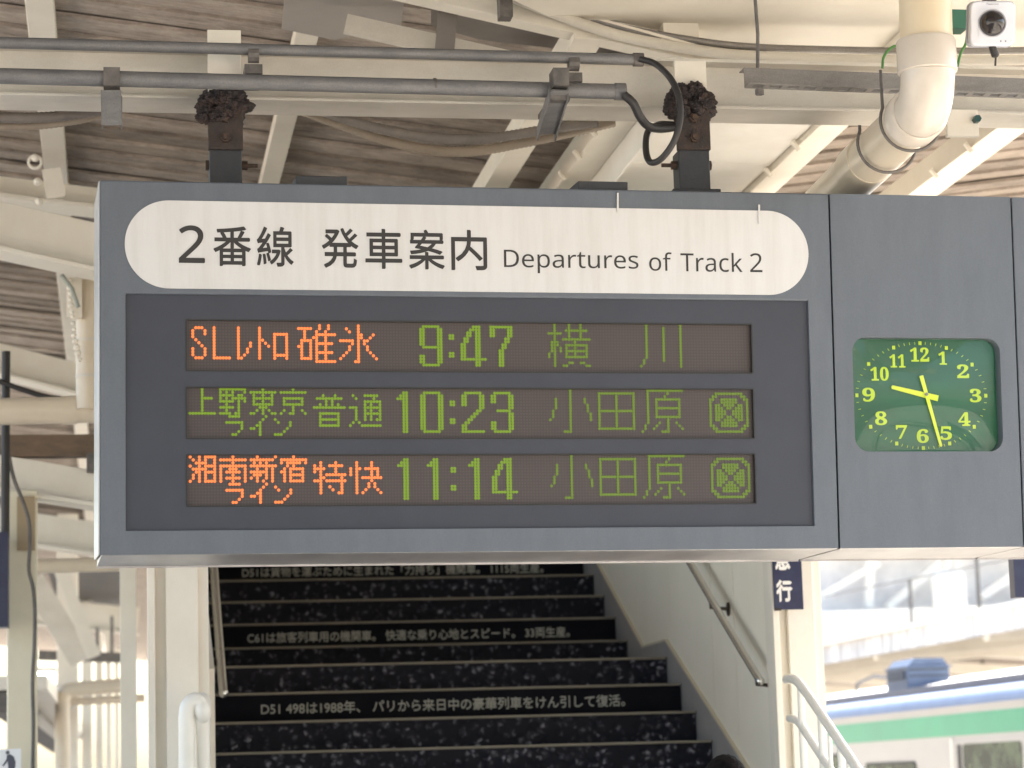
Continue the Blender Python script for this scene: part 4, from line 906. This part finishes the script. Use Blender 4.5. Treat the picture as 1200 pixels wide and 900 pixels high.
def twin(px0, px1, ptop, name, fr_=True):
    a = atX(px0, 880, XT).y; b = atX(px1, 880, XT).y; zt_ = atX((px0+px1)/2, ptop, XT).z; ya, yb = min(a, b), max(a, b)
    bm = bmesh.new(); prism(bm, [(u, v) for u, v in rrect(ya, .95, yb, zt_, .08, 5)], lambda u, v, s: ((XT-.012, XT-.001)[s], u, v)); f = new_obj(name, bm, train_gasket, train)
    bm = bmesh.new(); prism(bm, [(u, v) for u, v in rrect(ya+.03, .98, yb-.03, zt_-.03, .06, 5)], lambda u, v, s: ((XT-.016, XT-.0125)[s], u, v)); new_obj('pane', bm, win_glass, f)
    return ya, yb
twin(1014, 1073, 893, 'window')
# door with its own frame and window
ya, yb = sorted((atX(1118, 880, XT).y, atX(1204, 880, XT).y)); zt_ = atX(1160, 868, XT).z
dr = bx('door', (XT-.014, ya, .0), (XT-.001, yb, zt_+.03), train_side, train, .004)
bx('door_seam', (XT-.018, yb-.30, .0), (XT-.0145, yb-.16, zt_-.02), train_gasket, dr)
bx('door_frame', (XT-.022, yb-.02, .0), (XT-.0145, yb+.06, zt_+.05), white_paint, dr)
bm = bmesh.new(); prism(bm, rrect(ya+.12, .95, yb-.36, zt_-.02, .06, 5), lambda u, v, s: ((XT-.020, XT-.0145)[s], u, v)); new_obj('door_pane', bm, win_glass, dr)
for yy in (20.2, 23.0, 33.5, 36.2):
    bm = bmesh.new(); prism(bm, rrect(yy-.7, .95, yy+.7, 1.86, .08, 5), lambda u, v, s: ((XT-.012, XT-.001)[s], u, v)); f = new_obj('window', bm, train_gasket, train)
    bm = bmesh.new(); prism(bm, rrect(yy-.67, .98, yy+.67, 1.83, .06, 5), lambda u, v, s: ((XT-.016, XT-.0125)[s], u, v)); new_obj('pane', bm, win_glass, f)
# air-conditioning unit on the roof
XA = XT+1.0; YA = 31.5
ca = atY(1064, 800, YA); cb = atY(1113, 800, YA); a = V(0, YA+.9, 0); ya, yb = YA, YA+.9; zb2 = atY(1090, 798, YA).z; zt2 = atY(1085, 771, YA).z
lw = (cb.x-ca.x)/2; hh = zt2-zb2
ac = empty('roof_unit', ((ca.x+cb.x)/2, YA, zb2), 'blue-grey air conditioning unit on the train roof', 'air conditioner')
bm = bmesh.new(); prism(bm, [(-lw, -.09), (lw, -.09), (lw, hh*.62), (lw*.72, hh), (-lw*.62, hh), (-lw, hh*.62)], lambda u, v, s: (u, (0, .9)[s], v)); new_obj('housing', bm, ac_m, ac)
for zf in (.20, .46): bx('louvre_gap', (-lw*.96, -.006, hh*zf), (lw*.9, .002, hh*zf+.025), ac_dark, ac)
bx('rim', (-lw*1.06, -.03, hh*.60), (lw*1.10, .92, hh*.67), ac_m, ac)
for xx in (-lw*.8, lw*.7): bx('foot', (xx-.04, .05, -.10), (xx+.04, .2, .03), ac_dark, ac)
bx('side_vent', (-lw-.02, .1, hh*.1), (-lw+.001, .8, hh*.5), ac_dark, ac)
p = atX(1015, 805, XA); thing_tube('roof_cable', 'dark cable arching on the train roof beside the air conditioning unit', 'cable', [V(XA, a.y+3.1, 2.72), V(XA, a.y+3.0, 2.86), V(XA, a.y+2.2, 2.92), V(XA, a.y+1.2, 2.85), V(XA, a.y+.4, 2.78)], .02, ac_dark, 8)
# rails
for x_ in (XT+.85, XT+1.95, -6.2, -7.3):
    o = bx('rail', (x_-.035, -20, -1.2), (x_+.035, 160, -1.05), rust_m); structure(o)
# far platform canopy
fc = empty('far_canopy', (14, 40, 0), 'far platform canopy with stained concrete fascia and cream underside', 'canopy')
def fpt(px, py, X=12.3): return atX(px, py, X)
yA, yB = 18, 74
zf0 = 3.50; 
def rl3(o): return rel(o, fc)
rl3(bx('fascia', (12.22, yA, 3.50), (12.36, yB, 3.80), fascia_m))
rl3(bx('fascia_cap', (12.12, yA, 3.801), (12.45, yB, 3.86), white_paint))
bm = bmesh.new(); prism(bm, [(12.361, 3.80), (16.2, 4.05), (20, 3.80), (20, 3.74), (16.2, 3.98), (12.361, 3.74)], lambda u, v, s: (u, (yA, yB)[s], v)); rl3(new_obj('roof_slab', bm, board_dark))
y = yA+1
while y < yB:
    for s_ in (1,):
        bm = bmesh.new(); bar(bm, (12.37, y, 3.54), (16.2, y, 3.80), .25, .22); bar(bm, (16.2, y, 3.80), (20, y, 3.54), .25, .22); rl3(new_obj('crossbeam', bm, cream))
    rl3(bx('column', (16.1, y-.1, 0), (16.3, y+.1, 3.9), cream)) if int((y-19)/5.5) % 2 == 0 else None
    y += 5.5
for x_ in (13.2, 14.4, 15.4): rl3(bx('purlin', (x_-.05, yA, 3.62+(x_-12.3)*.07), (x_+.05, yB, 3.70+(x_-12.3)*.07), cream))
# footbridge and sunlit clutter beyond
fbr = empty('footbridge', (20, 80, 0), 'sunlit white footbridge with diagonal trusses beyond the far platform', 'footbridge')
def rb(o): return rel(o, fbr)
YF = 84
def F_(px, py): return atY(px, py, YF)
a = F_(930, 738); b = F_(1500, 716)
rb(br('lower_deck', a, b, 2.5, 1.0, white_paint)); 
rb(br('upper_deck', F_(930, 664)+V(0, 0, 1.2), F_(1500, 640)+V(0, 0, 1.2), 3.2, .5, white_paint))
for (p_, q2, wpx) in (((1040, 712), (1102, 660), 9), ((1018, 712), (1020, 640), 9), ((1113, 712), (1107, 640), 7), ((1121, 712), (1122, 640), 5), ((1150, 700), (1190, 672), 9), ((960, 700), (1030, 660), 7), ((1200, 712), (1196, 640), 12)):
    rb(br('truss_member', F_(*p_), F_(*q2), wpx*YF/3000, wpx*YF/3000, white_paint))
rb(br('grey_panel', F_(930, 690)+V(0, 1.0, 0), F_(1500, 660)+V(0, 1.0, 0), .1, 2.0, mat('pale_grey_panel', (.55, .55, .57), .6, 0, (.78, .78, .78), (.5, .5, .5), .4, .7)))  # pale grey panel with a lighter mottle, behind the trusses
pc_ = F_(1096, 700); rb(bx('white_hut', pc_+V(-.55, -1.8, -.6), pc_+V(.55, -1.2, .8), white_paint, None, .2))
for k, (px, zz) in enumerate(((1060, 0), (1180, 0))):
    p = F_(px, 760); rb(bx('pier', (p.x-.4, YF-.5, -1.2), (p.x+.4, YF+.5, p.z+.6), concrete))
mastm = galv_dark
for k, (px, Y) in enumerate(((1068, 60), (1148, 52))):
    p = atY(px, 720, Y); thing_tube('catenary_mast', ['thin dark mast standing before the footbridge, left of two', 'thin dark mast standing before the footbridge, right of two'][k], 'mast', [V(p.x, Y, -1.2), V(p.x, Y, 6.2)], .04, mastm, 8)
o = thing_tube('overhead_wire', 'dark overhead wire slanting across the sunlit footbridge', 'wire', [atY(960, 700, 50), atY(1200, 652, 30)], .012, black_m, 6)
o = bx('hanging_sign', *(lambda p: (p+V(0, 0, 0), p+V(.3, .06, .8)))(atY(1190, 700, 10)), navy_m); tag(o, 'dark navy hanging panel at the right edge below the cabinets', 'sign')

# ------------------------------------------------------------------ trees reflected / seen behind the train windows
def tree(x, y, h, lab):
    t = empty('tree', (x, y, -1.2), lab, 'tree', 'trees beyond the far platform')
    bm = bmesh.new(); tube(bm, [(0, 0, 0), (.1, 0, h*.4), (-.1, .1, h*.8)], [.25, .18, .06], 8); new_obj('trunk', bm, bark_m, t, True)
    bm = bmesh.new()
    for k in range(900):
        d = V(R.gauss(0, 1), R.gauss(0, 1), R.gauss(0, 1)).normalized()*(R.random()**.4); c = V(d.x*h*.33, d.y*h*.33, h*.68+d.z*h*.32)
        n_ = V(R.uniform(-1, 1), R.uniform(-1, 1), R.uniform(-1, 1)).normalized(); a_ = n_.orthogonal().normalized()*.22; b_ = n_.cross(a_)
        bm.faces.new([bm.verts.new(c+a_), bm.verts.new(c+b_*.6), bm.verts.new(c-a_), bm.verts.new(c-b_*.6)])
    new_obj('crown', bm, leaf_m, t)
tree(-14, 24, 7, 'leafy tree beyond the left track, nearer of two'); tree(-15, 31, 8, 'leafy tree beyond the left track, farther of two')

# ------------------------------------------------------------------ person: only the crown of the head shows above the lower edge
def person():
    p = atY(850, 884, 8.75); hgt = p.z
    t = empty('person', (p.x, 8.75, 0), 'person with short black hair in a navy coat walking away to the stairs', 'person')
    def skin(name, verts, edges, rads, m, root=0, sub=2):
        me = bpy.data.meshes.new(name); me.from_pydata(verts, edges, []); me.materials.append(m); o = bpy.data.objects.new(name, me); COL.objects.link(o); o.parent = t
        md = o.modifiers.new('skin', 'SKIN'); md.use_smooth_shade = True
        for i, r in enumerate(rads): me.skin_vertices[0].data[i].radius = (r if isinstance(r, tuple) else (r, r))
        me.skin_vertices[0].data[root].use_root = True
        s_ = o.modifiers.new('sub', 'SUBSURF'); s_.levels = sub; s_.render_levels = sub; return o
    k = hgt/1.70
    vs = [(0, 0, .93), (0, .0, 1.12), (0, -.01, 1.30), (0, 0, 1.42), (0, .01, 1.50), (0, .015, 1.57), (0, .02, 1.63),
          (.10, 0, .88), (.11, .10, .50), (.11, .02, .09), (.12, .14, .03), (-.10, 0, .88), (-.11, -.08, .50), (-.11, -.26, .13), (-.12, -.16, .03),
          (.18, 0, 1.39), (.23, -.05, 1.12), (.22, .08, .88), (.22, .11, .80), (-.18, 0, 1.39), (-.23, .04, 1.12), (-.22, .02, .88), (-.22, .04, .80)]
    ed = [(0, 1), (1, 2), (2, 3), (3, 4), (4, 5), (5, 6), (0, 7), (7, 8), (8, 9), (9, 10), (0, 11), (11, 12), (12, 13), (13, 14), (3, 15), (15, 16), (16, 17), (17, 18), (3, 19), (19, 20), (20, 21), (21, 22)]
    rd = [(.15, .11), (.13, .10), (.15, .11), (.10, .08), .055, (.075, .09), (.065, .08), .085, .055, .04, .035, .085, .055, .04, .035, .055, .045, .03, .025, .055, .045, .03, .025]
    skin('body', [(a*k, b*k, c*k) for a, b, c in vs], ed, [(r[0]*k, r[1]*k) if isinstance(r, tuple) else r*k for r in rd], skin_m)
    cv = [(0, 0, .84)]+[vs[i] for i in (1, 2, 3, 15, 16, 17, 19, 20, 21)]; ce = [(0, 1), (1, 2), (2, 3), (3, 4), (4, 5), (5, 6), (3, 7), (7, 8), (8, 9)]
    cr_ = [(.19, .14), (.16, .125), (.175, .13), (.12, .095), .07, .06, .045, .07, .06, .045]
    skin('coat', [(a*k, b*k, c*k) for a, b, c in cv], ce, [(r[0]*k, r[1]*k) if isinstance(r, tuple) else r*k for r in cr_], cloth_m)
    tv = [vs[i] for i in (0, 7, 8, 9, 11, 12, 13)]; te = [(0, 1), (1, 2), (2, 3), (0, 4), (4, 5), (5, 6)]
    skin('trousers', [(a*k, b*k, c*k) for a, b, c in tv], te, [(.165*k, .12*k), .10*k, .07*k, .058*k, .10*k, .07*k, .058*k], trouser_m)
    for sx, fy in ((.12, .09), (-.12, -.21)):
        bm = bmesh.new(); bmesh.ops.create_uvsphere(bm, u_segments=16, v_segments=10, radius=1, matrix=Matrix.Translation((sx*k, fy*k, .045)) @ Matrix.Diagonal((.05, .14, .045, 1))); new_obj('shoe', bm, black_m, t, True)
    # head with face (turned away) and hair
    bm = bmesh.new(); bmesh.ops.create_uvsphere(bm, u_segments=32, v_segments=20, radius=1)
    for v in bm.verts:
        n_ = v.co.copy(); v.co = V(n_.x*.072, n_.y*.092, n_.z*.112)
        if n_.z < 0: v.co.x *= 1-.25*abs(n_.z)
        if n_.y > .8 and abs(n_.z+.1) < .25: v.co.y += .018*(1-abs(n_.x)*3) if abs(n_.x) < .33 else 0
    bmesh.ops.translate(bm, vec=(0, .02, hgt-.125), verts=bm.verts); hd = new_obj('head', bm, skin_m, t, True)
    for sx in (-1, 1):
        bm = bmesh.new(); bmesh.ops.create_uvsphere(bm, u_segments=12, v_segments=8, radius=1, matrix=Matrix.Translation((sx*.073, .015, hgt-.135)) @ Matrix.Diagonal((.010, .02, .032, 1))); new_obj('ear', bm, skin_m, hd, True)
        bm = bmesh.new(); bmesh.ops.create_uvsphere(bm, u_segments=10, v_segments=8, radius=.011, matrix=Matrix.Translation((sx*.028, .102, hgt-.115))); new_obj('eye', bm, cam_w, hd, True)
    bm = bmesh.new(); bmesh.ops.create_icosphere(bm, subdivisions=5, radius=1)
    for v in bm.verts:
        n_ = v.co.normalized(); kk = 1+.03*mnoise.noise(n_*9)+.02*mnoise.noise(n_*25); v.co = V(n_.x*.084*kk, n_.y*.102*kk, n_.z*.118*kk)
    bmesh.ops.delete(bm, geom=[v for v in bm.verts if (v.co.z < -.035 and v.co.y > -.02) or v.co.z < -.075 or (v.co.y > .075 and v.co.z < .045)], context='VERTS')
    bmesh.ops.translate(bm, vec=(0, .012, hgt-.118), verts=bm.verts); new_obj('hair', bm, hair_m, hd, True); hair_m.node_tree.nodes['Principled BSDF'].inputs['Specular IOR Level'].default_value = .1
person()
